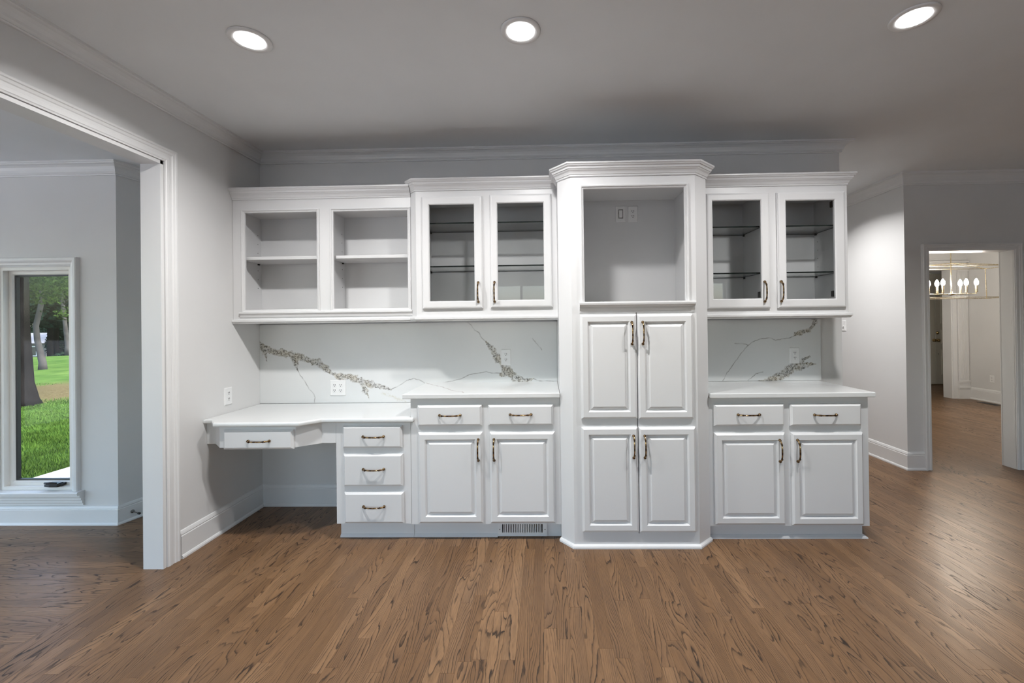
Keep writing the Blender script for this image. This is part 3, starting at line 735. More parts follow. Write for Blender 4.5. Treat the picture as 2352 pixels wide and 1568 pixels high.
glass_cabinet('white glass-door wall cabinet at the free end of the wall, right of the tall one', .986, 1.968, GY, 1.358, 2.288, None,
    [(1.050, 1.461, 1.417, 2.172, 1.092, 1.403, 1.482, 2.122, 1.419, 1.526), (1.509, 1.946, 1.417, 2.171, 1.565, 1.877, 1.475, 2.115, 1.525, 1.526)],
    [1.964, 1.657], [(.986, GY), (1.968, GY), (1.968, 3.21)], [(.986, GY), (1.968, GY), (1.968, 3.21)], [(1.905, 2.10), (1.905, 1.51), (1.425, 1.51)], 1.447)
bpy.data.objects['glass_door_cabinet.001']['label'] = 'white glass-door wall cabinet at the free end of the wall beside the tall cabinet'

# ------------------------------------------------------------------ backsplash slabs with veins
VK = dict(
 TK1=[(-2.153, 1.222, .0122), (-2.108, 1.177, .022), (-2.028, 1.151, .0171), (-1.952, 1.135, .0206), (-1.882, 1.12, .022), (-1.822, 1.102, .0186), (-1.762, 1.084, .0176), (-1.702, 1.063, .022), (-1.642, 1.018, .0186), (-1.593, .981, .0069), (-1.543, .96, .0186), (-1.468, .955, .0176), (-1.393, .934, .0186), (-1.319, .906, .0206), (-1.244, .886, .0137), (-1.155, .861, .0059)],
 TK2=[(-2.113, 1.182, .0147), (-2.098, 1.137, .0147), (-2.091, 1.112, .0049), (-2.086, 1.077, .001)],
 TK3=[(-1.877, 1.12, .0196), (-1.865, 1.06, .0147), (-1.86, 1.025, .0049), (-1.848, 1.0, .002)],
 TK4=[(-1.384, .932, .0147), (-1.364, .887, .0127), (-1.349, .852, .0176), (-1.332, .828, .0049), (-1.32, .793, .001)],
 TK5=[(-.448, 1.21, .0029), (-.428, 1.181, .0108), (-.399, 1.146, .0167), (-.375, 1.102, .0206), (-.356, 1.072, .0186), (-.341, 1.047, .0069), (-.327, 1.03, .0069), (-.307, 1.008, .022), (-.293, .993, .0294), (-.264, .973, .022), (-.239, .943, .0235), (-.2, .928, .0186), (-.161, .918, .0167), (-.132, .923, .0108), (-.102, .932, .0029)],
 TK6=[(-.303, .978, .022), (-.333, .966, .0127), (-.347, .969, .0049)],
 TK7=[(1.942, 1.343, .0157), (1.948, 1.321, .0113), (1.932, 1.295, .0078), (1.902, 1.264, .0131), (1.856, 1.253, .0113), (1.813, 1.239, .0122), (1.791, 1.222, .0026)],
 TK8=[(1.506, .894, .0022), (1.562, .9, .007), (1.613, .906, .0157), (1.664, .927, .0174), (1.707, .946, .0244), (1.75, .969, .0244), (1.792, .994, .0218), (1.835, 1.002, .0192), (1.877, 1.015, .0157), (1.92, 1.02, .0078), (1.95, 1.018, .0013)],
 TK9=[(1.844, 1.026, .0148), (1.857, 1.047, .0131), (1.874, 1.06, .0087), (1.904, 1.072, .0052)])
VT = [[(-1.858, 1.02), (-1.833, .971), (-1.804, .931), (-1.769, .871), (-1.734, .831), (-1.727, .811), (-1.73, .772)],
 [(-1.155, .861), (-1.095, .89), (-1.045, .924), (-1.019, .934), (-.99, .941), (-.945, .933), (-.906, .908)],
 [(-.584, 1.354), (-.555, 1.33), (-.531, 1.295), (-.499, 1.277), (-.482, 1.24), (-.453, 1.213), (-.438, 1.196)],
 [(-.335, .976), (-.411, .977), (-.45, .987), (-.574, .966), (-.633, .937), (-.722, .916), (-.772, .907)],
 [(-.102, .932), (-.058, .917), (.015, .914), (.079, .912)], [(-.104, 1.226), (-.079, 1.196), (-.036, 1.142)],
 [(1.791, 1.222), (1.762, 1.211), (1.723, 1.205), (1.659, 1.195), (1.638, 1.206), (1.621, 1.213), (1.549, 1.205), (1.506, 1.189), (1.463, 1.159), (1.42, 1.112), (1.385, 1.061), (1.346, 1.009), (1.311, .962), (1.289, .919), (1.274, .898)],
 [(1.463, 1.159), (1.45, 1.168), (1.412, 1.173), (1.369, 1.175)], [(1.567, .964), (1.515, .952), (1.494, .93), (1.464, .909), (1.457, .894)]]
VG = [[(-1.22, .836, .0098), (-1.146, .811, .0078), (-1.096, .786, .0108), (-1.047, .771, .0039)]]
def seg_dist(px, pz, a, b2):
    ax, az, bx_, bz = a[0], a[1], b2[0], b2[1]; dx, dz = bx_-ax, bz-az
    u = max(0, min(1, ((px-ax)*dx+(pz-az)*dz)/(dx*dx+dz*dz)))
    return math.hypot(px-ax-u*dx, pz-az-u*dz), u
def backsplash(name, label, x0, x1, z0, z1, y0, y1, step=.003):
    nx, nz = int(round((x1-x0)/step)), int(round((z1-z0)/step))
    verts = [(x0+(x1-x0)*i/nx, y0, z0+(z1-z0)*j/nz) for j in range(nz+1) for i in range(nx+1)]
    A = {k: [0.0]*len(verts) for k in ('vein', 'hair', 'gold')}
    def paint_(poly, key, width=None, reach=1.85):
        for a, b2 in zip(poly[:-1], poly[1:]):
            mw = max(a[2], b2[2]) if width is None else width
            R_ = mw*reach+.004
            i0 = max(0, int((min(a[0], b2[0])-R_-x0)/(x1-x0)*nx)); i1 = min(nx, int((max(a[0], b2[0])+R_-x0)/(x1-x0)*nx)+1)
            j0 = max(0, int((min(a[1], b2[1])-R_-z0)/(z1-z0)*nz)); j1 = min(nz, int((max(a[1], b2[1])+R_-z0)/(z1-z0)*nz)+1)
            for j in range(j0, j1+1):
                for i in range(i0, i1+1):
                    k = j*(nx+1)+i; v = verts[k]; d, u = seg_dist(v[0], v[2], a, b2)
                    hw = a[2]+(b2[2]-a[2])*u if width is None else width
                    val = max(0.0, 1-d/(hw*reach)) if width is None else max(0.0, 1-d/width)
                    if val > A[key][k]: A[key][k] = val
    for p in VK.values(): paint_(p, 'vein')
    for p in VT:
        jit = []
        for a, b2 in zip(p[:-1], p[1:]):
            m = 4
            for q in range(m):
                u = q/m; jit.append((a[0]+(b2[0]-a[0])*u+random.uniform(-.002, .002), a[1]+(b2[1]-a[1])*u+random.uniform(-.002, .002)))
        jit.append(p[-1]); paint_(jit, 'hair', .0040)
    for p in VG: paint_(p, 'gold')
    faces = [(j*(nx+1)+i, j*(nx+1)+i+1, (j+1)*(nx+1)+i+1, (j+1)*(nx+1)+i) for j in range(nz) for i in range(nx)]
    b0 = len(verts); verts += [(x0, y1, z0), (x1, y1, z0), (x1, y1, z1), (x0, y1, z1)]
    c = [0, nx, nz*(nx+1)+nx, nz*(nx+1)]
    for k in range(4): faces.append((c[k], b0+k, b0+(k+1) % 4, c[(k+1) % 4]))
    me = bpy.data.meshes.new(name); me.from_pydata(verts, [], faces)
    for k in A: me.attributes.new(k, 'FLOAT', 'POINT').data.foreach_set('value', A[k]+[0.0]*4)
    return tag(link(name, me, M['quartz']), label, 'backsplash')
random.seed(3)
backsplash('backsplash', 'white stone backsplash with a long brown vein over the desk', XL+.001, .076, .766, 1.351, 3.2, 3.219)
backsplash('backsplash', 'white stone backsplash at the free end of the wall with dark forked veins', .986, 1.985, ZK2+.001, 1.345, 3.2, 3.219)

# ------------------------------------------------------------------ wall plates
def wp_mesh(name, bm, mat):
    bmesh.ops.recalc_face_normals(bm, faces=bm.faces[:]); me = bpy.data.meshes.new(name); bm.to_mesh(me); bm.free(); me.materials.append(mat); return me
PL = {w_: wp_mesh('plate', rings(B(), -w_/2, w_/2, -.0575, .0575, [(0, 0), (0, -.003), (.004, -.006), (.006, -.006)]), M['plate']) for w_ in (.070, .116)}
RC = wp_mesh('receptacle', lathe(B(), [(.0165, 0), (.0165, -.0015), (.015, -.002)], 20, (0, 0, 0), 'y'), M['plate'])
SQ = wp_mesh('receptacle', rings(B(), -.0165, .0165, -.033, .033, [(0, 0), (0, -.0015), (.0015, -.002)]), M['plate'])
SLOT = wp_mesh('slot', box(B(), -.0016, .0016, -.0006, 0, -.0045, .0045), M['slot'])
HOLE = wp_mesh('ground_hole', lathe(B(), [(.003, 0), (.003, -.0006)], 10, (0, 0, 0), 'y'), M['slot'])
SCREW = wp_mesh('screw', lathe(B(), [(.0028, 0), (.0022, -.001)], 10, (0, 0, 0), 'y'), M['plate'])
ROCK = wp_mesh('rocker', rings(B(), -.012, .012, -.026, .026, [(0, 0), (0, -.003), (.002, -.005)]), M['plate'])
TOGG = wp_mesh('toggle', box(B(), -.004, .004, -.014, 0, -.010, .004), M['plate'])
RING = wp_mesh('rocker_gap', rings(B(), -.0175, .0175, -.0335, .0335, [(0, 0), (0, -.0004)]), M['chrome'])
def put(name, me, parent, loc):
    o = bpy.data.objects.new(name, me); COL.objects.link(o); o.parent = parent; o.location = loc; return o
def sockets(t, cx, deco):
    for dz in (-.0195, .0195):
        if deco: r = t; base = (cx, -.008, dz*.9)
        else:
            r = put('receptacle', RC, t, (cx, -.006, dz)); base = (0, -.002, 0)
        p = (lambda x, z: (base[0]+x, base[1], base[2]+z))
        put('slot', SLOT, r, p(-.006, .004)); put('slot', SLOT, r, p(.006, .004)); put('ground_hole', HOLE, r, p(0, -.007))
def outlet(label, loc, rz=0, gangs=1, deco=False):
    t = thing('wall_outlet', label, 'outlet', loc, None, rz, world=False)
    put('plate', PL[.070 if gangs == 1 else .116], t, (0, 0, 0))
    for g in range(gangs):
        cx = 0 if gangs == 1 else (-.023+.046*g)
        if deco: put('receptacle', SQ, t, (cx, -.006, 0))
        sockets(t, cx, deco)
    if deco:
        for z in (-.047, .047): put('screw', SCREW, t, (0, -.006, z))
    return t
YS = 3.2
outlet('white double-gang outlet with four sockets on the veined backsplash above the desk', (-1.552, YS, .878), 0, 2)
outlet('white duplex outlet above the countertop beside the desk', (-.301, YS, 1.093))
outlet('white duplex outlet on the backsplash at the free end of the wall', (1.795, YS, 1.083), 0, 1, True)
outlet('white duplex outlet inside the niche of the tall cabinet', (.632, 3.155, 2.117), 0, 1, True)
outlet('white duplex outlet on the painted side wall just above the desktop', (XL, 2.872, .876), math.radians(90))
outlet('white outlet low on the dining room wall', (XD, 7.06, .37), math.radians(-90))
t = thing('light_switch', 'white rocker switch inside the niche of the tall cabinet', 'switch', (.545, 3.155, 2.119), None, 0, world=False)
put('plate', PL[.070], t, (0, 0, 0)); put('rocker_gap', RING, t, (0, -.006, 0)); put('rocker', ROCK, t, (0, -.006, 0)); put('screw', SCREW, t, (0, -.006, -.047)); put('screw', SCREW, t, (0, -.006, .047))
t = thing('light_switch', 'white toggle switch on the bright hallway wall', 'switch', (XR, 4.74, 1.275), None, math.radians(-90), world=False)
put('plate', PL[.070], t, (0, 0, 0)); put('toggle', TOGG, t, (0, -.006, 0)); put('screw', SCREW, t, (0, -.006, -.03)); put('screw', SCREW, t, (0, -.006, .03))

# ------------------------------------------------------------------ door stop on the sunroom baseboard
ux, uy = .58/math.hypot(.58, .144), -.144/math.hypot(.58, .144)
bp = Vector((-2.944+.144/.58*.07+.012, 2.99, .058)); dirn = Vector((ux, uy, -.12))
t = thing('door_stop', 'small steel door stop screwed to the sunroom baseboard', 'door stop', bp)
finish('rosette', tube(B(), [bp, bp+dirn*.006, bp+dirn*.010], [.013, .012, .004], 12), M['chrome'], t)
finish('rod', tube(B(), [bp+dirn*.008, bp+dirn*.058], .0035, 8), M['chrome'], t)
finish('rubber_tip', tube(B(), [bp+dirn*.056, bp+dirn*.060, bp+dirn*.072, bp+dirn*.075], [.006, .008, .008, .005], 10), M['black'], t)

# ------------------------------------------------------------------ recessed lights
TRIM = wp_mesh('trim_ring', lathe(B(), [(.060, -.004), (.062, -.0065), (.074, -.0085), (.0855, -.008), (.0880, -.005), (.0885, 0)], 40), M['plate'])
for p in TRIM.polygons: p.use_smooth = True
def lens():
    bm = B(); lathe(bm, [(.0598, -.0066), (.0600, -.0072)], 40); bmesh.ops.recalc_face_normals(bm, faces=bm.faces[:]); return bm
LENS = wp_mesh('lens', lens(), M['lamp'])
def downlight(x, y, z, label, group=None, watts=None, spread=152):
    t = thing('recessed_light', label, 'ceiling light', (x, y, z), group, 0, world=False)
    put('trim_ring', TRIM, t, (0, 0, 0)); put('lens', LENS, t, (0, 0, 0))
    l = bpy.data.lights.new('recessed_lamp', 'AREA'); l.shape = 'DISK'; l.size = .115; l.energy = watts or DOWNLIGHT; l.color = (1, .99, .978); l.spread = math.radians(spread)
    o = bpy.data.objects.new('recessed_lamp', l); COL.objects.link(o); o.parent = t; o.location = (0, 0, -.009)
downlight(-1.318, 1.925, ZC, 'lit round recessed light in the ceiling in front of the open shelves')
downlight(-.098, 1.915, ZC, 'lit round recessed light in the ceiling in front of the glass cabinet by the shelves')
downlight(1.590, 1.895, ZC, 'lit round recessed light in the ceiling in front of the free end of the wall')
downlight(2.42, 4.22, ZC, 'lit round recessed light in the hallway ceiling behind the cabinet wall', None, 19.0, 138)

# ------------------------------------------------------------------ dining room and entry beyond
# cased opening with pilaster and entablature
bm = B(); box(bm, 6.775, 6.79, YF-.005, YF+.155, 0, 2.17); box(bm, 4.7, 6.79, YF-.005, YF+.155, 2.155, 2.17)
struct(finish('trim_11', bm, M['trim']))
bm = B(); box(bm, 6.79, 6.862, YF-.018, YF, 0, 2.2); box(bm, 4.60, 7.02, YF-.03, YF, 2.2, 2.27); box(bm, 4.58, 7.035, YF-.06, YF, 2.27, 2.30)
struct(finish('trim_12', bm, M['trim']))
t = thing('pilaster', 'white fluted pilaster with stepped base beside the dining room opening', 'column', (6.95, YF-.02, 0))
bm = B(); box(bm, 6.868, 7.040, YF-.030, YF-.001, .30, 2.19)
for k in range(5):
    x = 6.884+k*.030; tube(bm, [(x, YF-.031, .34), (x, YF-.031, 2.14)], .0035, 8)
finish('shaft', bm, M['trim'], t)
bm = B(); box(bm, 6.862, 7.046, YF-.046, YF-.001, 0, .17); box(bm, 6.855, 7.049, YF-.056, YF-.001, .17, .20); box(bm, 6.864, 7.044, YF-.042, YF-.001, .20, .27); box(bm, 6.860, 7.046, YF-.050, YF-.001, .27, .30)
finish('base', bm, M['trim'], t)
finish('capital', box(box(B(), 6.862, 7.044, YF-.045, YF-.001, 2.12, 2.16), 6.856, 7.048, YF-.056, YF-.001, 2.16, 2.198), M['trim'], t)
# dining window on the right wall
hy0, hy1, hz0, hz1 = 5.55, 6.80, .34, 2.02
bm = B(); box(bm, XD+.05, XD+.09, hy0, hy0+.05, hz0, hz1); box(bm, XD+.05, XD+.09, hy1-.05, hy1, hz0, hz1); box(bm, XD+.05, XD+.09, hy0+.05, hy1-.05, hz0, hz0+.05); box(bm, XD+.05, XD+.09, hy0+.05, hy1-.05, hz1-.05, hz1); box(bm, XD+.05, XD+.09, hy0+.05, hy1-.05, 1.16, 1.20)
o = struct(finish('window_9', bm, M['sash'])); finish('pane', box(B(), XD+.066, XD+.072, hy0+.05, hy1-.05, hz0+.05, hz1-.05), M['wpane'], o)
finish('window_casing', sweep(B(), [(hy1, hz0), (hy1, hz1), (hy0, hz1), (hy0, hz0)], C2, lambda p, q, tt: (XD-tt, p, q)), M['trim'], o)
finish('window_sill', box(B(), XD-.05, XD, hy0-.09, hy1+.09, hz0-.03, hz0), M['trim'], o)
finish('window_apron', box(B(), XD-.018, XD, hy0-.06, hy1+.06, hz0-.09, hz0-.03), M['trim'], o)
# double entry doors
def entry_door(name, x0, x1, knob_x, left):
    d = struct(finish(name, box(B(), x0, x1, YV+.02, YV+.06, .01, 2.255), M['cream']))
    for (z0, z1) in ((.20, .72), (.82, 1.12), (1.24, 2.05)):
        wd = (x1-x0-.30)/2
        for k in range(2):
            a = x0+.10+k*(wd+.10)
            finish('panel', rings(B(), a, a+wd, z0, z1, [(0, YV+.0199), (.006, YV+.012), (.014, YV+.0192), (.04, YV+.010), (.045, YV+.010)], cap0=False), M['cream'], d)
    bm = B(); lathe(bm, [(.030, 0), (.030, -.006), (.012, -.012), (.012, -.020), (.024, -.028), (.028, -.038), (.021, -.048), (.004, -.052)], 16, (knob_x, YV+.02, .90), 'y')
    finish('door_knob', bm, M['brass'], d, True)
    if not left:
        finish('deadbolt', lathe(B(), [(.030, 0), (.028, -.010), (.012, -.014), (.010, -.026)], 16, (knob_x, YV+.02, 1.05), 'y'), M['brass'], d, True)
        finish('door_viewer', lathe(B(), [(.010, 0), (.008, -.003)], 10, (knob_x+.01, YV+.02, .62), 'y'), M['black'], d)
    return d
entry_door('door_1', 7.02, 7.936, 7.900, True)
entry_door('door_2', 7.942, 8.86, 7.978, False)
bm = B(); box(bm, 6.92, 7.018, YV-.02, YV+.06, 0, 2.30); box(bm, 8.862, 8.96, YV-.02, YV+.06, 0, 2.30); box(bm, 7.018, 8.862, YV-.02, YV+.06, 2.258, 2.36)
struct(finish('trim_13', bm, M['trim']))
struct(finish('trim_14', box(B(), 7.018, 8.862, YV-.05, YV+.02, 0, .012), M['gold']))
# floor register at the dining wall
t = thing('floor_register', 'dark metal floor grille along the dining room baseboard', 'vent', (6.90, 6.95, .001))
bm = B(); box(bm, 6.84, 6.96, 6.80, 6.82, .0005, .004); box(bm, 6.84, 6.96, 7.08, 7.10, .0005, .004); box(bm, 6.84, 6.855, 6.82, 7.08, .0005, .004); box(bm, 6.945, 6.96, 6.82, 7.08, .0005, .004)
finish('frame', bm, M['black'], t)
sm = None
for k in range(12):
    y = 6.83+k*.021
    if sm is None: o = finish('slat', box(B(), 6.855, 6.945, 0, .008, .0005, .003), M['black'], t); sm = o.data
    else: o = link('slat', sm, None, t)
    o.location.y = y

# chandelier
CXc, CYc = 5.015, 5.50
t = thing('chandelier', 'brushed gold open-frame linear chandelier with lit candle bulbs in the dining room', 'chandelier', (CXc, CYc, 1.59))
hl, hw, zb, zt, za = .605, .18, 1.590, 1.968, 2.02
cor = [(CXc-hl, CYc-hw), (CXc+hl, CYc-hw), (CXc+hl, CYc+hw), (CXc-hl, CYc+hw)]
def bar(name, a, b2, r=.0050): return finish(name, tube(B(), [a, b2], r, 6), M['gold'], t)
for i in range(4):
    a, c = cor[i], cor[(i+1) % 4]
    bar('bottom_rail', (a[0], a[1], zb), (c[0], c[1], zb)); bar('top_rail', (a[0], a[1], zt), (c[0], c[1], zt))
    bar('post', (a[0], a[1], zb), (a[0]+(CXc-a[0])*.02, a[1], zt)); bar('hip_rail', (a[0], a[1], zt), (CXc, CYc, za))
bar('stem', (CXc, CYc, 1.64), (CXc, CYc, ZC-.02), .006)
finish('canopy', lathe(B(), [(.065, ZC), (.065, ZC-.012), (.02, ZC-.025)], 20, (CXc, CYc, 0)), M['gold'], t)
finish('hub', lathe(B(), [(.004, 1.622), (.012, 1.625), (.045, 1.634), (.045, 1.642), (.012, 1.650), (.012, 1.67)], 16, (CXc, CYc, 0)), M['gold'], t, True)
cs = [(-.12, .06), (-.154, -.06), (.165, .06), (.126, -.06), (.247, -.06)]
finish('arm_bar', tube(B(), [(CXc-.42, CYc, 1.64), (CXc+.255, CYc, 1.64)], .005, 6), M['gold'], t)
CAND = wp_mesh('candle', tube(B(), [(0, 0, 0), (0, 0, .015), (0, 0, .016), (0, 0, .02), (0, 0, .021), (0, 0, .105)], [.004, .004, .016, .016, .0125, .0125], 10), M['gold'])
BULB = wp_mesh('bulb', lathe(B(), [(.009, .100), (.017, .114), (.022, .132), (.019, .152), (.008, .178), (.001, .186)], 12), M['bulb'])
for p in BULB.polygons: p.use_smooth = True
for dx, dy in [(-.225, .06), (-.34, -.06)]+cs:
    finish('arm', tube(B(), [(CXc+dx, CYc, 1.64), (CXc+dx, CYc+dy, 1.64)], .0055, 6), M['gold'], t)
    for nm, me in (('candle', CAND), ('bulb', BULB)):
        o = bpy.data.objects.new(nm, me); COL.objects.link(o); o.parent = t; o.location = (dx, dy, 1.64-1.59)
# ------------------------------------------------------------------ outdoors
def lawn_mat():
    m, nt, b = new_mat('lawn')
    P = nd(nt, 'ShaderNodeNewGeometry').outputs['Position']
    n1 = nd(nt, 'ShaderNodeTexNoise', {'Vector': P, 'Scale': 1.3, 'Detail': 5.0}).outputs[0]
    n2 = nd(nt, 'ShaderNodeTexNoise', {'Vector': P, 'Scale': 30.0, 'Detail': 4.0}).outputs[0]
    c = ramp(nt, n1, [(.3, (.032, .066, .014)), (.5, (.05, .098, .02)), (.7, (.078, .125, .03))])
    c = mix(nt, ramp(nt, n2, [(.4, (0,)*3), (.7, (.5,)*3)]), c, (.026, .05, .012))
    d = nd(nt, 'ShaderNodeVectorMath', {0: P, 1: (-13.6, 11.8, -.35)}, operation='DISTANCE').outputs['Value']
    dn = math_n(nt, 'ADD', d, math_n(nt, 'MULTIPLY', n1, 2.4))
    soil = nd(nt, 'ShaderNodeMapRange', {0: dn, 1: 3.0, 2: 4.6, 3: .9, 4: 0.0}).outputs[0]
    sc_ = ramp(nt, n2, [(.35, (.06, .042, .02)), (.6, (.105, .08, .042)), (.75, (.17, .145, .09))])
    nt.links.new(mix(nt, soil, c, sc_), b.inputs['Base Color']); b.inputs['Roughness'].default_value = 1.0; b.inputs['Specular IOR Level'].default_value = 0.0
    return m
M['lawn'] = lawn_mat()
M['blade'] = paint('grass_blade', (.055, .105, .02), .7, var=.4)
M['bark'] = paint('bark', (.0085, .0078, .0075), .9, .8, 30, var=.5)
M['palebark'] = paint('pale_bark', (.055, .052, .05), .9, .6, 30, var=.3)
M['leaf'] = paint('leaf', (.013, .030, .009), .7, var=.7)
M['leaf2'] = paint('leaf_light', (.045, .080, .020), .7, var=.6)
M['leaf3'] = paint('leaf_far', (.012, .024, .016), .8, var=.5)
M['concrete'] = paint('concrete', (.40, .395, .38), .9, .3, 80, var=.1)
M['brick'] = paint('house_wall', (.16, .15, .145), .9)
M['roof'] = paint('house_roof', (.20, .20, .21), .9)
for k_ in ('blade', 'bark', 'palebark', 'leaf', 'leaf2', 'leaf3', 'concrete', 'brick', 'roof'): M[k_].node_tree.nodes['Principled BSDF'].inputs['Specular IOR Level'].default_value = 0.0
GZ = -.35
def gz(d): return GZ if d < 42 else GZ-2.2*min(1, (d-42)/16)
vs_, fs_ = [], []; nx, ny = 60, 60
for j in range(ny+1):
    for i in range(nx+1):
        x, y = -95+100*i/nx, 3.1+95*j/ny; d = math.hypot(x, y); vs_.append((x, y, gz(d)+(.04*math.sin(x*.9)*math.sin(y*1.1) if d > 9 else 0)))
fs_ = [(j*(nx+1)+i, j*(nx+1)+i+1, (j+1)*(nx+1)+i+1, (j+1)*(nx+1)+i) for j in range(ny) for i in range(nx)]
me = bpy.data.meshes.new('ground'); me.from_pydata(vs_, [], fs_); struct(link('ground', me, M['lawn']))
struct(finish('ground.001', box(B(), -95, 60, -60, 3.095, GZ-.3, GZ), M['concrete']))  # unseen paving, added to bounce neutral light in through the windows
struct(finish('ground.002', box(B(), 5.005, 60, 3.095, 90, GZ-.3, GZ), M['lawn']))
struct(finish('path', bbox_bev(-5.78, -4.3, 3.1, 9.5, GZ-.1, GZ+.03, .01), M['concrete']))
vs_, fs_ = [], []; random.seed(5)
for k in range(45000):
    y = 4.2+(random.random()**1.6)*9; x = y*random.uniform(-1.36, -1.02)
    if x > -5.8 or math.hypot(x+13.6, y-11.6) < 2.6*random.uniform(.75, 1.2) or math.hypot(x+11.88, y-9.45) < .5: continue
    h = random.uniform(.03, .07)*(1 if y < 8 else .8); a = random.random()*6.28; wd = .004+.0006*y; b0 = len(vs_); lx, ly = random.uniform(-.03, .03), random.uniform(-.03, .03)
    vs_ += [(x-wd*math.cos(a), y-wd*math.sin(a), GZ-.005), (x+wd*math.cos(a), y+wd*math.sin(a), GZ-.005), (x+lx, y+ly, GZ+h)]; fs_.append((b0, b0+1, b0+2))
me = bpy.data.meshes.new('grass'); me.from_pydata(vs_, [], fs_); o = link('grass', me, M['blade']); tag(o, 'short green lawn grass outside the sunroom window', 'grass'); o['kind'] = 'stuff'

def foliage(name, clusters, n, size, mat, parent):
    vs_, fs_ = [], []; wsum = [c[1][0]*c[1][1]*c[1][2] for c in clusters]
    for _ in range(n):
        c, r = random.choices(clusters, wsum)[0]
        while True:
            p = Vector((random.uniform(-1, 1), random.uniform(-1, 1), random.uniform(-1, 1)))
            if .25 < p.length < 1: break
        p = Vector((c[0]+p.x*r[0], c[1]+p.y*r[1], c[2]+p.z*r[2]))
        u = Vector((random.gauss(0, 1), random.gauss(0, 1), random.gauss(0, .6))).normalized(); v = u.orthogonal().normalized()
        v = (v*math.cos(random.random()*6.28)+u.cross(v)*math.sin(random.random()*6.28)).normalized()
        s = size*random.uniform(.6, 1.3); b0 = len(vs_)
        vs_ += [tuple(p-u*s), tuple(p+v*s*.45+u*s*.1), tuple(p+u*s), tuple(p-v*s*.45+u*s*.1)]; fs_.append((b0, b0+1, b0+2, b0+3))
    me = bpy.data.meshes.new(name); me.from_pydata(vs_, [], fs_); o = link(name, me, mat, parent); o['kind'] = 'stuff'
    return o
def tree(label, base, pts, rad, bark, branches, clusters, n, size, leafm, cl2=None, n2=0, leafm2=None, group=None):
    t = thing('tree', label, 'tree', base, group)
    finish('trunk', tube(B(), pts, rad, 14), bark, t, True)
    for a, c, r in branches: finish('branch', tube(B(), [a, (Vector(a)+Vector(c))/2+Vector((0, 0, .15)), c], [r, r*.7, r*.25], 7), bark, t, True)
    foliage('foliage', clusters, n, size, leafm, t)
    if n2: foliage('foliage', cl2, n2, size, leafm2, t)
    return t
random.seed(21)
bx0 = (-11.88, 9.45, GZ)
tree('large dark-barked tree growing near the sunroom window', bx0, [(bx0[0], bx0[1], GZ-.05), (bx0[0], bx0[1], GZ+.12), (bx0[0]-.01, bx0[1], GZ+.5), (bx0[0]-.05, bx0[1], 1.5), (bx0[0]-.1, bx0[1]+.05, 3.5), (bx0[0]-.1, bx0[1], 7)], [.46, .38, .31, .27, .25, .18], M['bark'],
     [((bx0[0]-.05, bx0[1], 3.3), (-13.0, 11.2, 3.2), .10), ((bx0[0], bx0[1], 3.6), (-11.4, 10.9, 3.3), .09), ((bx0[0], bx0[1], 5), (-14, 8, 6.5), .12), ((bx0[0], bx0[1], 5), (-10, 10, 6.8), .12)],
     [((-12.6, 11.0, 3.35), (1.2, 1.0, .75)), ((-12.35, 10.7, 2.45), (.75, .6, .38)), ((-12.0, 10.2, 2.9), (.6, .6, .6)), ((-13.1, 11.2, 2.1), (.5, .45, .35)), ((-12.0, 9.5, 7), (4, 4, 2))], 20000, .042, M['leaf'],
     [((-13.3, 11.3, 2.6), (.8, .6, .6)), ((-12.3, 11.2, 1.75), (.55, .4, .22)), ((-12.5, 10.6, 2.9), (1.0, .8, .5))], 6000, M['leaf2'])
b2 = (-21.5, 18.1, GZ)
tree('slender pale-barked leaning tree farther out on the lawn', b2, [(-21.43, 18.05, GZ-.05), (-21.5, 18.1, GZ+.3), (-21.72, 18.1, .9), (-21.78, 18.1, 1.5), (-21.55, 18.1, 2.4), (-21.45, 18.1, 3.6), (-21.4, 18.1, 6), (-21.6, 18.3, 9)], [.15, .12, .095, .092, .085, .075, .06, .03], M['palebark'],
     [((-21.5, 18.1, 3.4), (-22.8, 18.6, 4.6), .06), ((-21.45, 18.1, 3.8), (-20.0, 18.0, 5.0), .06)],
     [((-22.2, 18.4, 5.0), (2.4, 1.6, 1.6)), ((-20.3, 18.0, 4.4), (1.5, 1.2, 1.0)), ((-20.6, 18.1, 3.2), (.6, .5, .5)), ((-23.2, 18.8, 4.0), (.8, .8, .6))], 9000, .075, M['leaf'],
     [((-22.8, 18.4, 3.8), (.9, .8, .7)), ((-20.4, 17.8, 3.4), (.7, .6, .6))], 2200, M['leaf2'])
b3 = (-32.8, 29.1, GZ)
tree('thin grey tree at the far edge of the lawn', b3, [(b3[0], b3[1], GZ-.05), (b3[0], b3[1], .2), (b3[0]-.15, b3[1], 1.6), (b3[0]-.35, b3[1], 3.5), (b3[0]-.4, b3[1], 8)], [.16, .13, .11, .10, .05], M['palebark'],
     [((b3[0]-.3, b3[1], 3.0), (b3[0]+1.2, b3[1], 4.2), .06)], [((b3[0]-.2, b3[1], 6.5), (3, 2, 2.5)), ((b3[0]+.7, b3[1], 2.0), (.7, .6, .5))], 4500, .11, M['leaf2'])
far = [(-42.3, 36.2, 13), (-36.0, 37.0, 12), (-48.6, 37.5, 14), (-50.2, 43.5, 15), (-56.8, 44.0, 15), (-43.8, 44.0, 14), (-55.5, 53.8, 12), (-72, 69, 15), (-80, 68, 14), (-64, 70, 15), (-88, 70, 15), (-57, 73, 16)]
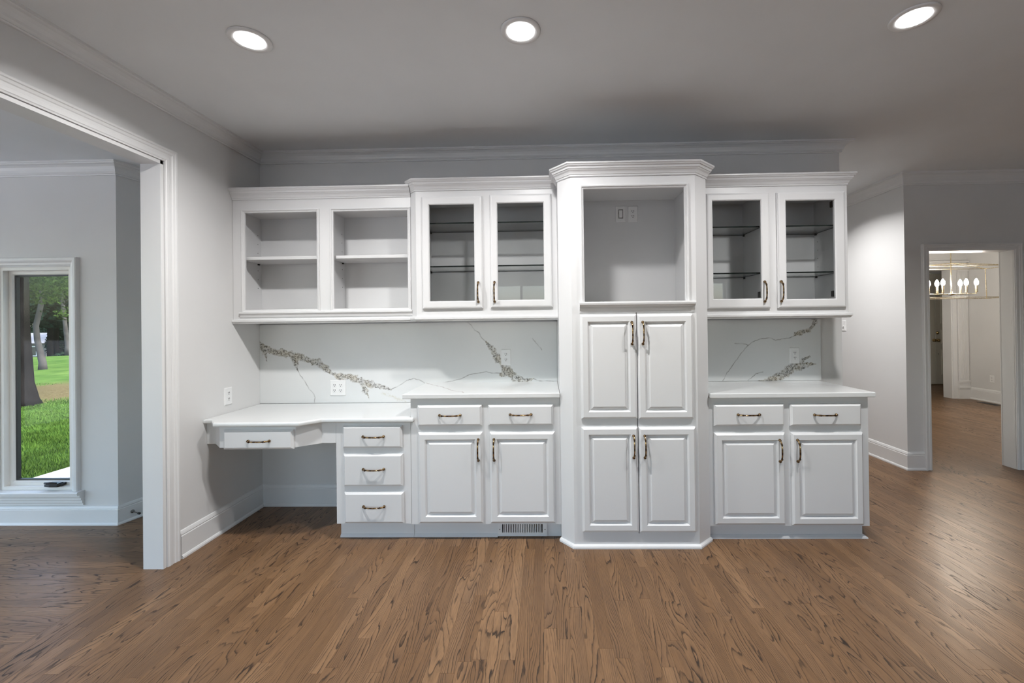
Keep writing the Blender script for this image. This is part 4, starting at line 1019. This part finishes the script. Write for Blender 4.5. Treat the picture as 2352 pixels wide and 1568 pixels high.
for i, (x, y, h) in enumerate(far):
    g0 = gz(math.hypot(x, y)); lo = 1.55 if y < 60 else g0+1.5
    tree('dense dark green tree in the wooded background beyond the lawn', (x, y, g0), [(x, y, g0-.1), (x, y, 3), (x+.3, y, g0+h*.8)], [.22, .16, .06], M['bark'],
         [((x, y, 2.6), (x+1.2, y-.5, 4.2), .1)], [((x, y, lo+1.6), (2.9, 2.7, 1.7)), ((x, y, h*.55), (2.9, 2.8, h*.38))], 8000, .23, M['leaf3'], group='wooded background trees')
random.seed(9)
for x, y, s, r in ((-37.2, 33.2, .8, 1.5), (-40.6, 33.4, .5, 1.5), (-33.8, 33.0, 1.0, 1.5), (-44.4, 33.6, .6, 1.5)):
    t = thing('shrub', 'low green shrub at the edge of the woods beyond the lawn', 'shrub', (x, y, gz(math.hypot(x, y))), 'shrubs at the wood edge')
    g0 = gz(math.hypot(x, y))
    finish('stem', tube(B(), [(x, y, g0-.1), (x, y, g0+s*.5)], [.05, .02], 6), M['bark'], t)
    foliage('foliage', [((x, y, g0+s*.55), (r, 1.0, s*.7))], 700, .16, M['leaf3'], t)
for x, y, s, r in [(-61.5+2.6*k, 49.2-1.6*(k % 2), 4.4, 1.25) for k in (2, 3, 4, 5)]+[(-62.0-4.4*k, 61.2, 6.0, 1.9) for k in range(6)]:
    g0 = gz(math.hypot(x, y))
    t = thing('thicket', 'tall dark thicket bush growing beneath the woods beyond the lawn', 'bush', (x, y, g0), 'thicket under the woods')
    finish('stem', tube(B(), [(x, y, g0-.1), (x, y, g0+s*.5)], [.08, .03], 6), M['bark'], t)
    foliage('foliage', [((x, y, g0+s*.5), (r, r*.9, s*.5))], 2600, .19, M['leaf3'], t)
# house far down the slope
hx, hy, hz = -66.5, 54.5, -2.55
t = thing('house', 'low brick house with grey roof far beyond the lawn', 'house', (hx, hy, hz))
finish('wall', box(B(), hx-7, hx+7, hy-4, hy+4, hz, -.25), M['brick'], t)
bm = B(); v = [bm.verts.new(p) for p in ((hx-7.6, hy-4.6, -.25), (hx+7.6, hy-4.6, -.25), (hx+7.6, hy+4.6, -.25), (hx-7.6, hy+4.6, -.25), (hx-4, hy, .95), (hx+4, hy, .95))]
for f in ((0, 1, 5, 4), (1, 2, 5), (2, 3, 4, 5), (3, 0, 4), (3, 2, 1, 0)): bm.faces.new([v[i] for i in f])
finish('roof', bm, M['roof'], t)
for k in range(5):
    x = hx-5.6+k*2.6
    wdw = finish('window', rings(B(), x, x+1.1, -1.8, -.6, [(0, hy-4), (0, hy-4.06), (.1, hy-4.06), (.1, hy-4.02)], cap0=False), M['trim'], t)
    finish('pane', box(B(), x+.1, x+1.0, hy-4.03, hy-4.021, -1.7, -.7), M['black'], wdw)

for o in bpy.data.objects:
    if '_world' in o: del o['_world']
